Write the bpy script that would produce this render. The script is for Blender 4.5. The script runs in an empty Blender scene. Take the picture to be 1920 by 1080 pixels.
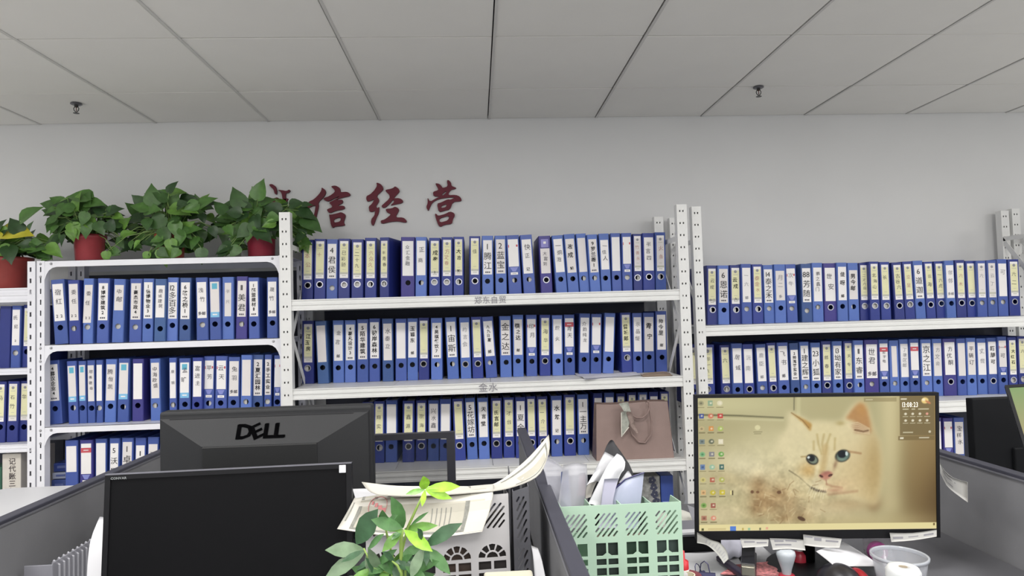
import bpy, bmesh, math, random
import numpy as np
from mathutils import Vector, Matrix
from mathutils.geometry import tessellate_polygon

random.seed(7)
SC = bpy.context.scene
COL = SC.collection

# ------------------------------------------------------------------ camera
FPX = 1229.8                     # focal length in pixels of the 1920 wide frame
CAMZ = 1.41
YAW, PITCH, ROLL = math.radians(3.137), math.radians(2.289), math.radians(1.651)
_F0 = Vector((math.sin(YAW), math.cos(YAW), 0)); _R0 = Vector((math.cos(YAW), -math.sin(YAW), 0)); _Z = Vector((0, 0, 1))
CF = _F0 * math.cos(PITCH) + _Z * math.sin(PITCH)
_U0 = _Z * math.cos(PITCH) - _F0 * math.sin(PITCH)
CR = _R0 * math.cos(ROLL) - _U0 * math.sin(ROLL)
CU = _R0 * math.sin(ROLL) + _U0 * math.cos(ROLL)
CP = Vector((0, 0, CAMZ))
cd = bpy.data.cameras.new('camera'); cd.sensor_width = 36.0; cd.lens = 36.0 * FPX / 1920.0; cd.clip_start = 0.02
cam = bpy.data.objects.new('camera', cd); COL.objects.link(cam)
cam.matrix_world = Matrix(((CR.x, CU.x, -CF.x, CP.x), (CR.y, CU.y, -CF.y, CP.y), (CR.z, CU.z, -CF.z, CP.z), (0, 0, 0, 1)))
SC.camera = cam

# ------------------------------------------------------------------ world, lights, exposure
wd = bpy.data.worlds.new('world'); SC.world = wd; wd.use_nodes = True
wd.node_tree.nodes['Background'].inputs[0].default_value = (0.93, 0.96, 1.0, 1)
wd.node_tree.nodes['Background'].inputs[1].default_value = 0.88
SC.view_settings.view_transform = 'Standard'; SC.view_settings.look = 'None'
SC.view_settings.gamma = 1.0; SC.view_settings.use_curve_mapping = False
SC.view_settings.exposure = 0.0
LAMP_W = 24.0                    # watts of each ceiling light panel

def ray(px, py):
    return CF + CR * ((px - 960) / FPX) - CU * ((py - 540) / FPX)
def W(px, py, Y):                # point seen at a pixel on the plane y = Y
    d = ray(px, py); return CP + d * (Y / d.y)
def WD(px, py, D):               # the same at camera depth D
    return CP + ray(px, py) * D
def WZ(px, py, z):               # the same on the level z
    d = ray(px, py); return CP + d * ((z - CAMZ) / d.z)

# ------------------------------------------------------------------ materials
def lin(h):
    if isinstance(h, str):
        h = h.lstrip('#'); c = [int(h[i:i + 2], 16) / 255 for i in (0, 2, 4)]
    else: c = list(h)
    return tuple(((x / 12.92) if x <= .04045 else ((x + .055) / 1.055) ** 2.4) for x in c)
MATS = {}
def mat(name, col, rough=.5, metal=0., var=.06, scale=30., bump=0., bscale=200., spec=.5, emit=0., trans=0., alpha=1., coat=0., sss=0., stretch=None):
    if name in MATS: return MATS[name]
    m = bpy.data.materials.new(name); m.use_nodes = True; nt = m.node_tree; b = nt.nodes['Principled BSDF']
    c = lin(col)
    b.inputs['Roughness'].default_value = rough; b.inputs['Metallic'].default_value = metal
    b.inputs['Specular IOR Level'].default_value = spec
    b.inputs['Transmission Weight'].default_value = trans; b.inputs['Alpha'].default_value = alpha
    b.inputs['Coat Weight'].default_value = coat
    tc = nt.nodes.new('ShaderNodeTexCoord')
    src = tc.outputs['Object']
    if stretch:
        mp = nt.nodes.new('ShaderNodeMapping'); mp.inputs['Scale'].default_value = stretch
        nt.links.new(src, mp.inputs['Vector']); src = mp.outputs['Vector']
    if var > 0:
        n = nt.nodes.new('ShaderNodeTexNoise'); n.inputs['Scale'].default_value = scale; n.inputs['Detail'].default_value = 4
        r = nt.nodes.new('ShaderNodeMapRange'); r.inputs['To Min'].default_value = 1 - var; r.inputs['To Max'].default_value = 1 + var
        r.inputs['From Min'].default_value = .3; r.inputs['From Max'].default_value = .7
        h = nt.nodes.new('ShaderNodeHueSaturation'); h.inputs['Color'].default_value = (*c, 1)
        nt.links.new(src, n.inputs['Vector']); nt.links.new(n.outputs['Fac'], r.inputs['Value'])
        nt.links.new(r.outputs['Result'], h.inputs['Value']); nt.links.new(h.outputs['Color'], b.inputs['Base Color'])
    else: b.inputs['Base Color'].default_value = (*c, 1)
    if bump > 0:
        n2 = nt.nodes.new('ShaderNodeTexNoise'); n2.inputs['Scale'].default_value = bscale; n2.inputs['Detail'].default_value = 3
        bp = nt.nodes.new('ShaderNodeBump'); bp.inputs['Strength'].default_value = bump; bp.inputs['Distance'].default_value = .002
        nt.links.new(src, n2.inputs['Vector']); nt.links.new(n2.outputs['Fac'], bp.inputs['Height']); nt.links.new(bp.outputs['Normal'], b.inputs['Normal'])
    if emit > 0:
        b.inputs['Emission Color'].default_value = (*c, 1); b.inputs['Emission Strength'].default_value = emit
    MATS[name] = m; return m

# ------------------------------------------------------------------ mesh building
class MB:
    def __init__(s): s.v = []; s.f = []; s.m = []
    def add(s, vs, fs, mi=0):
        o = len(s.v); s.v += [tuple(v) for v in vs]; s.f += [tuple(i + o for i in f) for f in fs]; s.m += [mi] * len(fs); return s
    def quad(s, a, b, c, d, mi=0): return s.add([a, b, c, d], [(0, 1, 2, 3)], mi)
    def box(s, a, b, mi=0):
        (x0, y0, z0), (x1, y1, z1) = a, b
        return s.add([(x0, y0, z0), (x1, y0, z0), (x1, y1, z0), (x0, y1, z0), (x0, y0, z1), (x1, y0, z1), (x1, y1, z1), (x0, y1, z1)],
                     [(0, 3, 2, 1), (4, 5, 6, 7), (0, 1, 5, 4), (1, 2, 6, 5), (2, 3, 7, 6), (3, 0, 4, 7)], mi)
    def rbox(s, a, b, r=.004, mi=0, seg=2):
        bm = bmesh.new(); bmesh.ops.create_cube(bm, size=1)
        for v in bm.verts: v.co = Vector([(a[i] + b[i]) / 2 + v.co[i] * (b[i] - a[i]) for i in range(3)])
        bmesh.ops.bevel(bm, geom=bm.edges[:], offset=r, segments=seg, affect='EDGES', profile=.5)
        bm.verts.ensure_lookup_table(); bm.verts.index_update()
        s.add([v.co[:] for v in bm.verts], [[v.index for v in f.verts] for f in bm.faces], mi); bm.free(); return s
    def tube(s, pts, r, n=6, mi=0, caps=True):
        pts = [Vector(p) for p in pts]; rs = r if isinstance(r, (list, tuple)) else [r] * len(pts)
        vs = []; fs = []; up = None
        for i, p in enumerate(pts):
            t = (pts[min(i + 1, len(pts) - 1)] - pts[max(i - 1, 0)]).normalized()
            if up is None: up = t.orthogonal().normalized()
            up = (up - t * up.dot(t)).normalized(); w = t.cross(up)
            for k in range(n):
                a = 2 * math.pi * k / n; vs.append(p + (up * math.cos(a) + w * math.sin(a)) * rs[i])
        for i in range(len(pts) - 1):
            for k in range(n): fs.append((i * n + k, i * n + (k + 1) % n, (i + 1) * n + (k + 1) % n, (i + 1) * n + k))
        if caps: fs.append(tuple(range(n))[::-1]); fs.append(tuple((len(pts) - 1) * n + k for k in range(n)))
        return s.add(vs, fs, mi)
    def lathe(s, prof, n=20, c=(0, 0, 0), mi=0):
        vs = []; fs = []
        for r, z in prof:
            for k in range(n):
                a = 2 * math.pi * k / n; vs.append((c[0] + r * math.cos(a), c[1] + r * math.sin(a), c[2] + z))
        for i in range(len(prof) - 1):
            for k in range(n): fs.append((i * n + k, i * n + (k + 1) % n, (i + 1) * n + (k + 1) % n, (i + 1) * n + k))
        return s.add(vs, fs, mi)
    def prism(s, loops, fn, t0, t1, mi=0, mside=None):
        """loops: outer 2-D polygon then holes; fn(u, v, t) places a point; solid between t0 and t1"""
        mside = mi if mside is None else mside
        flat = [p for l in loops for p in l]; n = len(flat)
        tris = tessellate_polygon([[Vector((p[0], p[1], 0)) for p in l] for l in loops])
        vs = [fn(p[0], p[1], t0) for p in flat] + [fn(p[0], p[1], t1) for p in flat]
        s.add(vs, [tuple(t) for t in tris] + [tuple(i + n for i in t)[::-1] for t in tris], mi)
        fs = []; o = 0
        for l in loops:
            k = len(l)
            for i in range(k): fs.append((o + i, o + (i + 1) % k, n + o + (i + 1) % k, n + o + i))
            o += k
        off = len(s.v) - 2 * n
        s.f += [tuple(i + off for i in f) for f in fs]; s.m += [mside] * len(fs); return s
    def sheet(s, grid, th=.0004, mi=0, mi2=None):
        """grid[row][col] of points; a thin two-sided sheet"""
        mi2 = mi if mi2 is None else mi2
        R, C = len(grid), len(grid[0]); g = [[Vector(p) for p in r] for r in grid]
        def nrm(i, j):
            a = g[min(i + 1, R - 1)][j] - g[max(i - 1, 0)][j]; b = g[i][min(j + 1, C - 1)] - g[i][max(j - 1, 0)]
            n = a.cross(b); return n.normalized() if n.length > 1e-12 else Vector((0, -1, 0))
        A = [g[i][j] for i in range(R) for j in range(C)]
        B = [g[i][j] + nrm(i, j) * th for i in range(R) for j in range(C)]
        fa = [(i * C + j, i * C + j + 1, (i + 1) * C + j + 1, (i + 1) * C + j) for i in range(R - 1) for j in range(C - 1)]
        n = R * C; o = len(s.v)
        s.add(A + B, fa, mi)
        s.f += [tuple(k + o + n for k in f[::-1]) for f in fa]; s.m += [mi2] * len(fa)
        rim = [(0, j) for j in range(C)] + [(i, C - 1) for i in range(1, R)] + [(R - 1, j) for j in range(C - 2, -1, -1)] + [(i, 0) for i in range(R - 2, 0, -1)]
        for q in range(len(rim)):
            a = rim[q][0] * C + rim[q][1]; b = rim[(q + 1) % len(rim)]; b = b[0] * C + b[1]
            s.f.append((o + a, o + b, o + n + b, o + n + a)); s.m.append(mi)
        return s
    def build(s, name, mats, parent=None, world=False, smooth=False, M=None):
        """world: coordinates are world ones, shifted into the parent's frame (parent unrotated)"""
        me = bpy.data.meshes.new(name)
        vs = s.v
        if world and parent is not None:
            l = parent.location; q = parent
            while q.parent is not None: q = q.parent; l = l + q.location
            vs = [(v[0] - l[0], v[1] - l[1], v[2] - l[2]) for v in vs]
        if M is not None: vs = [tuple(M @ Vector(v)) for v in vs]
        me.from_pydata(vs, [], s.f)
        mats = mats if isinstance(mats, (list, tuple)) else [mats]
        for m in mats: me.materials.append(m)
        if len(mats) > 1: me.polygons.foreach_set('material_index', s.m)
        if smooth: me.polygons.foreach_set('use_smooth', [True] * len(me.polygons))
        me.update()
        return link(name, me, parent)

def link(name, me, parent=None):
    o = bpy.data.objects.new(name, me); COL.objects.link(o)
    if parent is not None: o.parent = parent
    return o
def tag(o, label=None, cat=None, group=None, kind=None):
    if label: o['label'] = label
    if cat: o['category'] = cat
    if group: o['group'] = group
    if kind: o['kind'] = kind
    return o
def thing(name, label, cat, loc=(0, 0, 0), rot=(0, 0, 0), group=None):
    o = bpy.data.objects.new(name, None); COL.objects.link(o); o.empty_display_size = .05
    o.location = loc; o.rotation_euler = rot
    return tag(o, label, cat, group)
def origin_to_base(o):
    """a thing that is one mesh in world coordinates: put its origin at the middle of its base"""
    me = o.data; a = np.empty(len(me.vertices) * 3); me.vertices.foreach_get('co', a); a = a.reshape(-1, 3)
    c = np.array([(a[:, 0].min() + a[:, 0].max()) / 2, (a[:, 1].min() + a[:, 1].max()) / 2, a[:, 2].min()])
    me.vertices.foreach_set('co', (a - c).ravel()); me.update(); o.location = c; return o
def circle(cx, cy, r, n=16, ry=None): return [(cx + r * math.cos(2 * math.pi * k / n), cy + (ry or r) * math.sin(2 * math.pi * k / n)) for k in range(n)]

# ------------------------------------------------------------------ lettering (glyph outlines of the built-in font as flat meshes)
_cu = bpy.data.curves.new('glyph', 'FONT'); _cu.resolution_u = 2
_go = bpy.data.objects.new('glyph', _cu); COL.objects.link(_go)
_G = {}
def glyph(ch, bold=False):
    k = (ch, bold)
    if k not in _G:
        _cu.body = ch; _cu.offset = .018 if bold else 0.0
        dg = bpy.context.evaluated_depsgraph_get(); dg.update()
        ev = _go.evaluated_get(dg); me = ev.to_mesh()
        v = [(p.co.x, p.co.y) for p in me.vertices]; f = [tuple(p.vertices) for p in me.polygons]
        ev.to_mesh_clear()
        x0 = min(p[0] for p in v) if v else 0; x1 = max(p[0] for p in v) if v else .3
        _G[k] = (v, f, x0, x1)
    return _G[k]
def put_glyph(mb, ch, fn, cx, cy, size, bold=False, rot=0., mi=0, sx=1.):
    """glyph centred at (cx, cy) of a surface; fn(u, v) -> point"""
    v, f, x0, x1 = glyph(ch, bold); c, s = math.cos(rot), math.sin(rot); out = []
    my = .38 if ord(ch) > 255 else .345
    for x, y in v:
        u = (x - (x0 + x1) / 2) * size * sx; w = (y - my) * size
        out.append(fn(cx + u * c - w * s, cy + u * s + w * c))
    mb.add(out, f, mi)
def put_text(mb, txt, fn, x, y, size, bold=False, mi=0, gap=.06, sx=1.):
    """horizontal text from its left edge"""
    for ch in txt:
        if ch == ' ': x += size * .3; continue
        v, f, x0, x1 = glyph(ch, bold); w = (x1 - x0) * size * sx
        put_glyph(mb, ch, fn, x + w / 2, y, size, bold, 0, mi, sx); x += w + gap * size
    return x
# ------------------------------------------------------------------ what stands on the racks (pixel columns of each binder's foot, lean, look, writing)
# (left, right, shift of the top, tone, label kind, text, hole, extra)
ROWS = {}
ROWS['left_1'] = [
 (102,128,-11,'m','W','h:宿红_22','d'),(129,151,-6,'d','W','h:委任_22','h'),(154,174,-1,'l','X','h:委任_22','w'),(180,203,0,'m','W','p:8博腾建筑2','d'),
 (208.5,231,2,'l','S','h:中邮','w'),(241,265,0,'m','W','p:1豪杰市政4','w'),(265.5,287,0,'l','W','p:1信博物业3','d'),(288,310,0,'t','V','h:鼎城建筑','dl'),
 (311.5,333,0,'l','W','q:12多百多','d'),(335,357,0,'t','W','p:6路之桥1','dl'),(368,391,-4,'m','W','h:浅竹_多邮','w'),(393,415,-4,'m','T','','d'),
 (416,439,-2,'l','N','g:半尺','d'),(441.5,463,0,'p','W','q:11美君','h'),(466,487,-3,'m','W','p:1超盟建材11','d'),(500,521,-2,'m','W','h:晟竹_多邮','d')]
ROWS['left_2'] = [
 (92,117,-10,'m','W','p:4鹏汉企业4','d'),(128,147,-7,'m','T','','h'),(148,163,-5,'m','T','','d'),(163.5,179,-4,'m','W','h:郑善德母','d'),(179.5,193,-3,'m','W','','w'),
 (195,217,0,'l','W','h:腾恒凯','d'),(219,241,0,'m','T','','h'),(247,269,-2,'p','W','','d'),(282,302,-4,'l','W','h:中海欧盛','h'),
 (317,332,-3,'m','W','h:泉丽','h'),(335,357,-2,'m','T','h:孟旷','d'),(359,379.5,-1,'d','W','h:富进主','d'),(380,401.5,0,'m','L','h:苹芳','h'),
 (402,425,0,'m','L','h:云天','d'),(426,449,0,'m','W','h:兔羽_多邮','d'),(450,471.5,0,'l','W','','h'),(472,493,0,'t','W','p:2夏汇园林','dl'),
 (494,509,0,'m','W','p:2手工实业','w'),(512,527,0,'m','L','','d')]
ROWS['left_3'] = [
 (122,147,-4,'m','S','','n'),(149,174,-3,'p','R','','n'),(177,200,-2,'m','W','','n'),(203,223,-1,'m','W','q:5沃影','n'),(225,248,0,'m','W','q:1卓财','n'),
 (250.5,272,0,'m','V','p:1陆','n'),(274,296,0,'m','V','h:一','n'),(297,318,0,'m','W','','n')]
ROWS['far_left_1'] = [(-4,18,0,'d','O','','n'),(18.5,37,0,'m','W','h:氏尼_2','w'),(40,60,0,'d','Y','h:','d')]
ROWS['far_left_2'] = [(-12,9,0,'d','Y','h:马','d'),(11,33,0,'d','Y','h:石竹','d'),(34,55,0,'d','Y','h:华','d')]
ROWS['mid_1'] = [
 (565,587.5,0,'d','Y','r:本公','dr'),(588,610.5,0,'d','Y','r:十','dr'),(611,632.5,0,'m','W','q:4君侯','wl'),(633,656,0,'d','Y','h:已彩骄','wr'),(658,681,0,'d','Y','h:二十九','wr'),
 (683,706,0,'d','Y','r:六众久','hr'),(712,731,0,'d','Y','h:半青春','hr','turn'),(751,778,0,'p','W','h:众汇金融','d'),(778.5,800,0,'l','W','h:正商','h'),
 (804,826,0,'d','Y','k:成泰_2','wr'),(827,849,0,'d','Y','r:方丈春','wr'),(849.5,870,0,'d','Y','k:大吉_知','hr'),(879.5,901,0,'d','Y','h:佳','dr'),
 (904,926,-1,'l','W','q:1腾江','d'),(929,951,-2,'l','W','q:2蓝宝','d'),(954,979,-6,'m','L','','h'),(982,1005,-8,'m','W','h:快正_记','h'),
 (1014,1037,-5,'p','Q','h:大富到','dr'),(1043,1064.5,-9,'l','W','h:一炯泡','d'),(1065,1086.5,-9,'l','W','k:志成_知','d'),(1087,1106.5,-8,'l','W','','h'),
 (1107,1127,-7,'l','W','p:9罗兰蒂1','h'),(1127.5,1147,-5,'l','V','h:一佳人','d'),(1147.5,1167,-3,'m','W','','d'),(1167.5,1187,-2,'m','L','','w'),
 (1187.5,1206,-1,'d','G','r:竹善永','hr'),(1206.5,1229,-1,'d','W','h:半言四','dr'),(1229.5,1250,-1,'m','G','r:火条','hr')]
ROWS['mid_2'] = [
 (566,589,-1,'d','Y','k:江玉房','hr'),(595.5,617,-7,'t','W','','d'),(624,645.5,-2,'l','W','h:金言_邮','d'),(646,667.5,-1,'l','W','p:4慕凡设计3','d'),
 (669,691,-1,'m','W','p:5陌华建筑','d'),(691.5,713,-1,'m','W','p:6彼岸森林','d'),(717,738,-2,'t','W','h:水泰立','d'),(741,763,-1,'m','W','','d'),
 (763.5,784,-1,'l','W','k:玉颖东_邮','d'),(784.5,805.5,-1,'d','Y','','dr'),(808,830,-1,'l','W','p:4昊祺餐饮7','h'),
 (839,861,-6,'l','W','q:1宙斯','h'),(864,884.5,-4,'l','W','g:约言会','dr'),(886,907,-4,'d','Y','','dr'),(911,933,-9,'m','W','k:九九日富_邮','h'),
 (938,960,-2,'l','W','q:金之达','d'),(962,982.5,-1,'l','W','k:筷之达_邮','d'),(987,1008,-1,'m','L','h:印月','d'),(1012,1033,0,'d','Y','h:海华','dr'),
 (1036,1056.5,-1,'l','W','h:炽火','d'),(1058,1079,-1,'m','R','h:青天','d'),(1085,1106,2,'m','W','h:介韵纯龙','d'),(1107,1128,2,'m','L','','d'),
 (1130,1151,5,'l','W','','d'),(1166,1187,-3,'d','Y','k:曾城郎','hr'),(1187.5,1206,-1,'m','W','h:示品恒','d'),(1206.5,1228.5,0,'m','W','k:青宁','d'),
 (1231,1252,-1,'m','W','k:帅今里_邮','d')]
ROWS['mid_3'] = [
 (678,699,0,'d','Y','','dr'),(700,721,0,'d','Y','h:翔实','hr'),(722,745,0,'m','W','','d'),(754,777,0,'d','Y','h:鑫源','dr'),(779,800.5,0,'d','Y','h:宗海','dr'),(802,823.5,0,'m','W','h:兴水鑫','d'),
 (824,846,0,'m','W','','d'),(852,874,-5,'d','Y','','dr'),(876,896.5,-6,'l','W','q:5花嫁坊','d'),(898,919,-4,'l','W','k:天言堂','d'),(921,942.5,-1,'d','Y','k:氏言邮','dr'),
 (944,966,-1,'d','Y','h:才台','dr'),(967,987,-1,'d','W','q:1夏全','d'),(988,1007,-2,'d','Y','','dr'),(1009,1030,-3,'d','Y','h:一介','dr'),(1034,1055.5,-1,'m','W','k:水航_记','h'),(1058,1080.5,-1,'d','Y','','dr'),
 (1084,1106,-2,'l','W','q:1一主万','h'),(1113,1131,0,'d','W','h:平_','n'),(1134,1153,0,'m','W','h:世_','n'),(1156,1174,0,'d','Y','','n'),(1177,1195,0,'d','Y','','n'),
 (1197,1216,0,'m','G','','n'),(1218,1236,0,'d','W','h:火_','n'),(1238,1256,0,'d','Y','h:言_','n')]
ROWS['right_1'] = [
 (1326,1346.5,0,'d','Y','h:云成_十二','hr'),(1347,1368.5,0,'l','W','q:6恩诺','d'),(1369.5,1391,0,'d','Y','k:云成_六','hr'),(1391.5,1411.5,-1,'m','W','g:一六_邮','w'),
 (1412,1432.5,-1,'d','Y','r:泰金水','hr'),(1433,1453.5,-2,'l','W','q:14泰之禾','w'),(1454,1475.5,-1,'l','V','g:月二_多','d'),(1476,1497,-3,'m','L','g:次牛','w'),
 (1504,1524.5,-1,'t','W','q:88芳随','wl'),(1525,1545.5,-1,'l','W','h:鹏之鑫门','h'),(1546,1571,-1,'p','W','h:世安','dr'),(1571.5,1591.5,-1,'l','W','k:佳呀_邮','d'),
 (1592,1612.5,-1,'l','V','k:男今邮','h'),(1613,1632,-1,'d','Y','h:二丈六田','wr'),(1632.5,1651.5,-1,'d','Y','h:北海山','wr'),(1653,1672.5,-2,'d','Y','h:长','wr'),
 (1678.5,1698,-5,'d','Y','h:古谷六','dr'),(1698.5,1717.5,-5,'d','Y','r:立呈','hr'),(1718,1737.5,-5,'l','W','q:6道迦','d'),(1738,1756.5,-5,'d','Y','h:云海','dr'),
 (1757,1775.5,-4,'d','Y','h:一六贞','dr'),(1776,1794.5,-3,'l','W','g:邻邻_多邮','d'),(1795,1814,-2,'d','Y','r:六木','dr'),(1814.5,1833.5,-2,'d','Y','','dr'),
 (1834,1853,-1,'m','G','g:六','w'),(1853.5,1872.5,-1,'m','G','g:云丁','w'),(1873,1892.5,-1,'m','W','g:可','w'),(1894,1915,-1,'d','Y','h:六二','dr')]
ROWS['right_2'] = [
 (1290,1311,0,'d','Y','','d'),(1315,1342,-1,'d','Y','h:华一六','hr'),(1353,1373.5,-3,'d','Y','h:六','hr'),(1374,1395.5,-2,'m','W','h:居域','d'),(1396,1416.5,-3,'d','W','g:沅南','dr'),
 (1421,1441.5,-4,'m','W','g:鹿臣_邮','w'),(1442,1460.5,-4,'d','Y','','hr'),(1461,1482.5,-3,'m','W','h:飞书_邮','d'),(1484,1502,-3,'t','V','p:2帅湾雅实业','dl'),
 (1503,1521.5,-3,'l','W','q:1建之辉','h'),(1522,1541.5,-1,'l','W','q:23小狐','d'),(1542.5,1562.5,-1,'d','Y','h:郎春','dr'),(1563,1582.5,-1,'l','W','q:13坳有家','d'),
 (1584,1602.5,-1,'d','Y','h:天专','dr'),(1603,1622.5,-1,'l','W','q:11东睿','h'),(1623,1649.5,0,'p','W','h:世君_多邮','w'),(1650,1669.5,-1,'m','R','h:加宇电','d'),
 (1670,1688.5,-1,'l','N','','h'),(1689,1707.5,-1,'l','W','g:丁康区邮','d'),(1708,1727,-1,'m','R','','d'),(1729,1750,-1,'l','W','q:京之江','w'),
 (1751,1770,-1,'l','W','g:方文会','d'),(1771,1796,-1,'p','W','h:方优酮','dr'),(1797,1814.5,-1,'m','W','','d'),(1815,1833.5,-1,'l','W','h:平辆订','d'),
 (1834,1853.5,-1,'l','W','g:丈慌','d'),(1854,1873,-1,'m','W','k:颉颃可','dr'),(1874,1892,-1,'m','L','h:一可','d'),(1893,1910.5,-1,'d','Y','k:大红石','wr'),
 (1911,1930,-1,'d','Y','h:六','wr')]
ROWS['right_3'] = [(1748,1769,0,'p','W','','n'),(1770.5,1790,0,'p','L','','n'),(1790.5,1811,0,'m','W','h:宝样水','n')]
_alltext = ''.join(b[5][2:] for r in ROWS.values() for b in r) + '记代账三部客户郑东自贸金水13:08:23DELCONVAR0123456789营业执照正本副'
for _c in sorted(set(_alltext)):
    if _c in ' _': continue
    glyph(_c, False); glyph(_c, True)

# ------------------------------------------------------------------ room shell
M_WALL = mat('wall paint', '#d6d6d6', .85, var=.015, scale=3, bump=.05, bscale=120)
M_TILE = mat('ceiling tile', '#e4e3e0', .9, var=.012, scale=5, bump=.12, bscale=260)
M_RAIL = mat('ceiling rail', '#c9c8c6', .5, var=.02)
M_VOID = mat('ceiling void', '#26262a', .9, var=.05)
CEIL = CAMZ + 1.085; YW = 3.6; Y1 = 3.1234; X0 = .0917
mb = MB(); mb.box((-6, YW, 0), (6, YW + .12, CEIL + .2)); wall = tag(mb.build('wall_back', M_WALL), 'light grey painted office wall behind the racks', kind='structure')
M_FLOOR = mat('floor tile', '#c4c1bb', .35, var=.1, scale=2)
mb = MB(); mb.box((-6, -5, -.1), (6, YW, 0)); tag(mb.build('floor', M_FLOOR), 'grey office floor', kind='structure')
mb = MB(); mb.box((-6, -5, CEIL + .02), (6, YW, CEIL + .08)); ceil = tag(mb.build('ceiling', M_VOID), 'suspended ceiling of pale square tiles', kind='structure')
g = .004
mb = MB(); mb.rbox((-.3 + g, -.3 + g, 0), (.3 - g, .3 - g, .015), .0015, seg=1); tile0 = mb.build('ceiling_tile', M_TILE, ceil); tile_me = tile0.data
mb = MB(); dY = YW - Y1; mb.rbox((-.3 + g, -dY / 2 + g, 0), (.3 - g, dY / 2 - .005, .015), .0015, seg=1); me0 = mb.build('ceiling_tile', M_TILE, ceil); cut_me = me0.data
LAMPS = {(kx, ky) for kx in (-6, -3, 0, 3, 6) for ky in (3, 6, 9)}
first = True; firstc = True
for kx in range(-8, 9):
    xc = X0 + .6 * kx + .3
    for ky in range(-1, 11):
        if (kx, ky) in LAMPS: continue
        me = cut_me if ky < 0 else tile_me
        yc = Y1 + dY / 2 if ky < 0 else Y1 - .6 * ky - .3
        if ky < 0 and firstc: o = me0; firstc = False
        elif ky >= 0 and first: o = tile0; first = False
        else: o = link('ceiling_tile', me, ceil)
        o.location = (xc, yc, CEIL + random.uniform(0, .003)); o.rotation_euler = (random.uniform(-.002, .002), random.uniform(-.002, .002), 0)
mb = MB(); mb.box((.0005, -3.5, -.0015), (.011, YW, .004)); rail_me = None
for kx in range(-8, 10):
    if rail_me is None: o = mb.build('ceiling_rail', M_RAIL, ceil); rail_me = o.data
    else: o = link('ceiling_rail', rail_me, ceil)
    o.location = (X0 + .6 * kx, 0, CEIL)
# ceiling light panels of the room (the rows above and behind the viewer)
M_LED = mat('lamp diffuser', '#ffffff', .6, var=0, emit=2.5); M_WMET = mat('white metal', '#dcdcda', .4, var=.02)
for i, (kx, ky) in enumerate(sorted(LAMPS)):
    xc, yc = X0 + .6 * kx + .3, Y1 - .6 * ky - .3
    t = thing('ceiling_light', 'square white light panel in the ceiling, %s from left in the %s row' % (['first', 'second', 'third', 'fourth', 'fifth'][kx // 3 + 2], ['front', 'middle', 'back'][ky // 3 - 1]), 'ceiling light', (xc, yc, CEIL - .004), group='ceiling light panels')
    mb = MB(); mb.prism([[(-.296, -.296), (.296, -.296), (.296, .296), (-.296, .296)], [(-.275, -.275), (.275, -.275), (.275, .275), (-.275, .275)]], lambda u, v, t_: (u, v, t_), 0, .02); mb.build('frame', M_WMET, t)
    mb = MB(); mb.box((-.275, -.275, .006), (.275, .275, .012)); mb.build('diffuser', M_LED, t)
    ld = bpy.data.lights.new('panel_light', 'AREA'); ld.shape = 'SQUARE'; ld.size = .54; ld.energy = LAMP_W; ld.color = (1, .98, .95)
    lo = bpy.data.objects.new('panel_light', ld); COL.objects.link(lo); lo.parent = t; lo.location = (0, 0, -.004)

def sprinkler(px, py, Y, lab):
    p = WZ(px, py, CEIL); t = thing('fire_sprinkler', lab, 'sprinkler', (p.x, p.y, CEIL), group='fire sprinklers'); t.scale = (.72,) * 3
    mb = MB(); mb.lathe([(.0, 0), (.034, 0), (.036, -.006), (.028, -.011), (.016, -.012), (0, -.012)], 20); mb.build('escutcheon', mat('sprinkler plate', '#6f6f74', .35, .6), t)
    ms = mat('sprinkler metal', '#4a4a48', .35, .8)
    mb = MB(); mb.lathe([(.012, -.01), (.012, -.022), (.008, -.026)], 12); mb.build('nipple', ms, t)
    for s in (-1, 1):
        mb = MB(); mb.tube([(s * .010, 0, -.022), (s * .017, 0, -.035), (s * .014, 0, -.048), (s * .002, 0, -.060)], .0028, 6); mb.build('frame_arm', ms, t)
    mb = MB(); mb.tube([(0, 0, -.024), (0, 0, -.054)], .0025, 6); mb.build('glass_bulb', mat('sprinkler bulb', '#5c2a22', .1), t)
    mb = MB(); mb.lathe([(0, -.058), (.006, -.062), (.019, -.066), (.019, -.0675), (0, -.0675)], 16); mb.build('deflector', ms, t)
sprinkler(143, 194, 0, 'small metal fire sprinkler in ceiling above the potted plants')
sprinkler(1422, 163, 0, 'small metal fire sprinkler in ceiling over the right rack')

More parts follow.
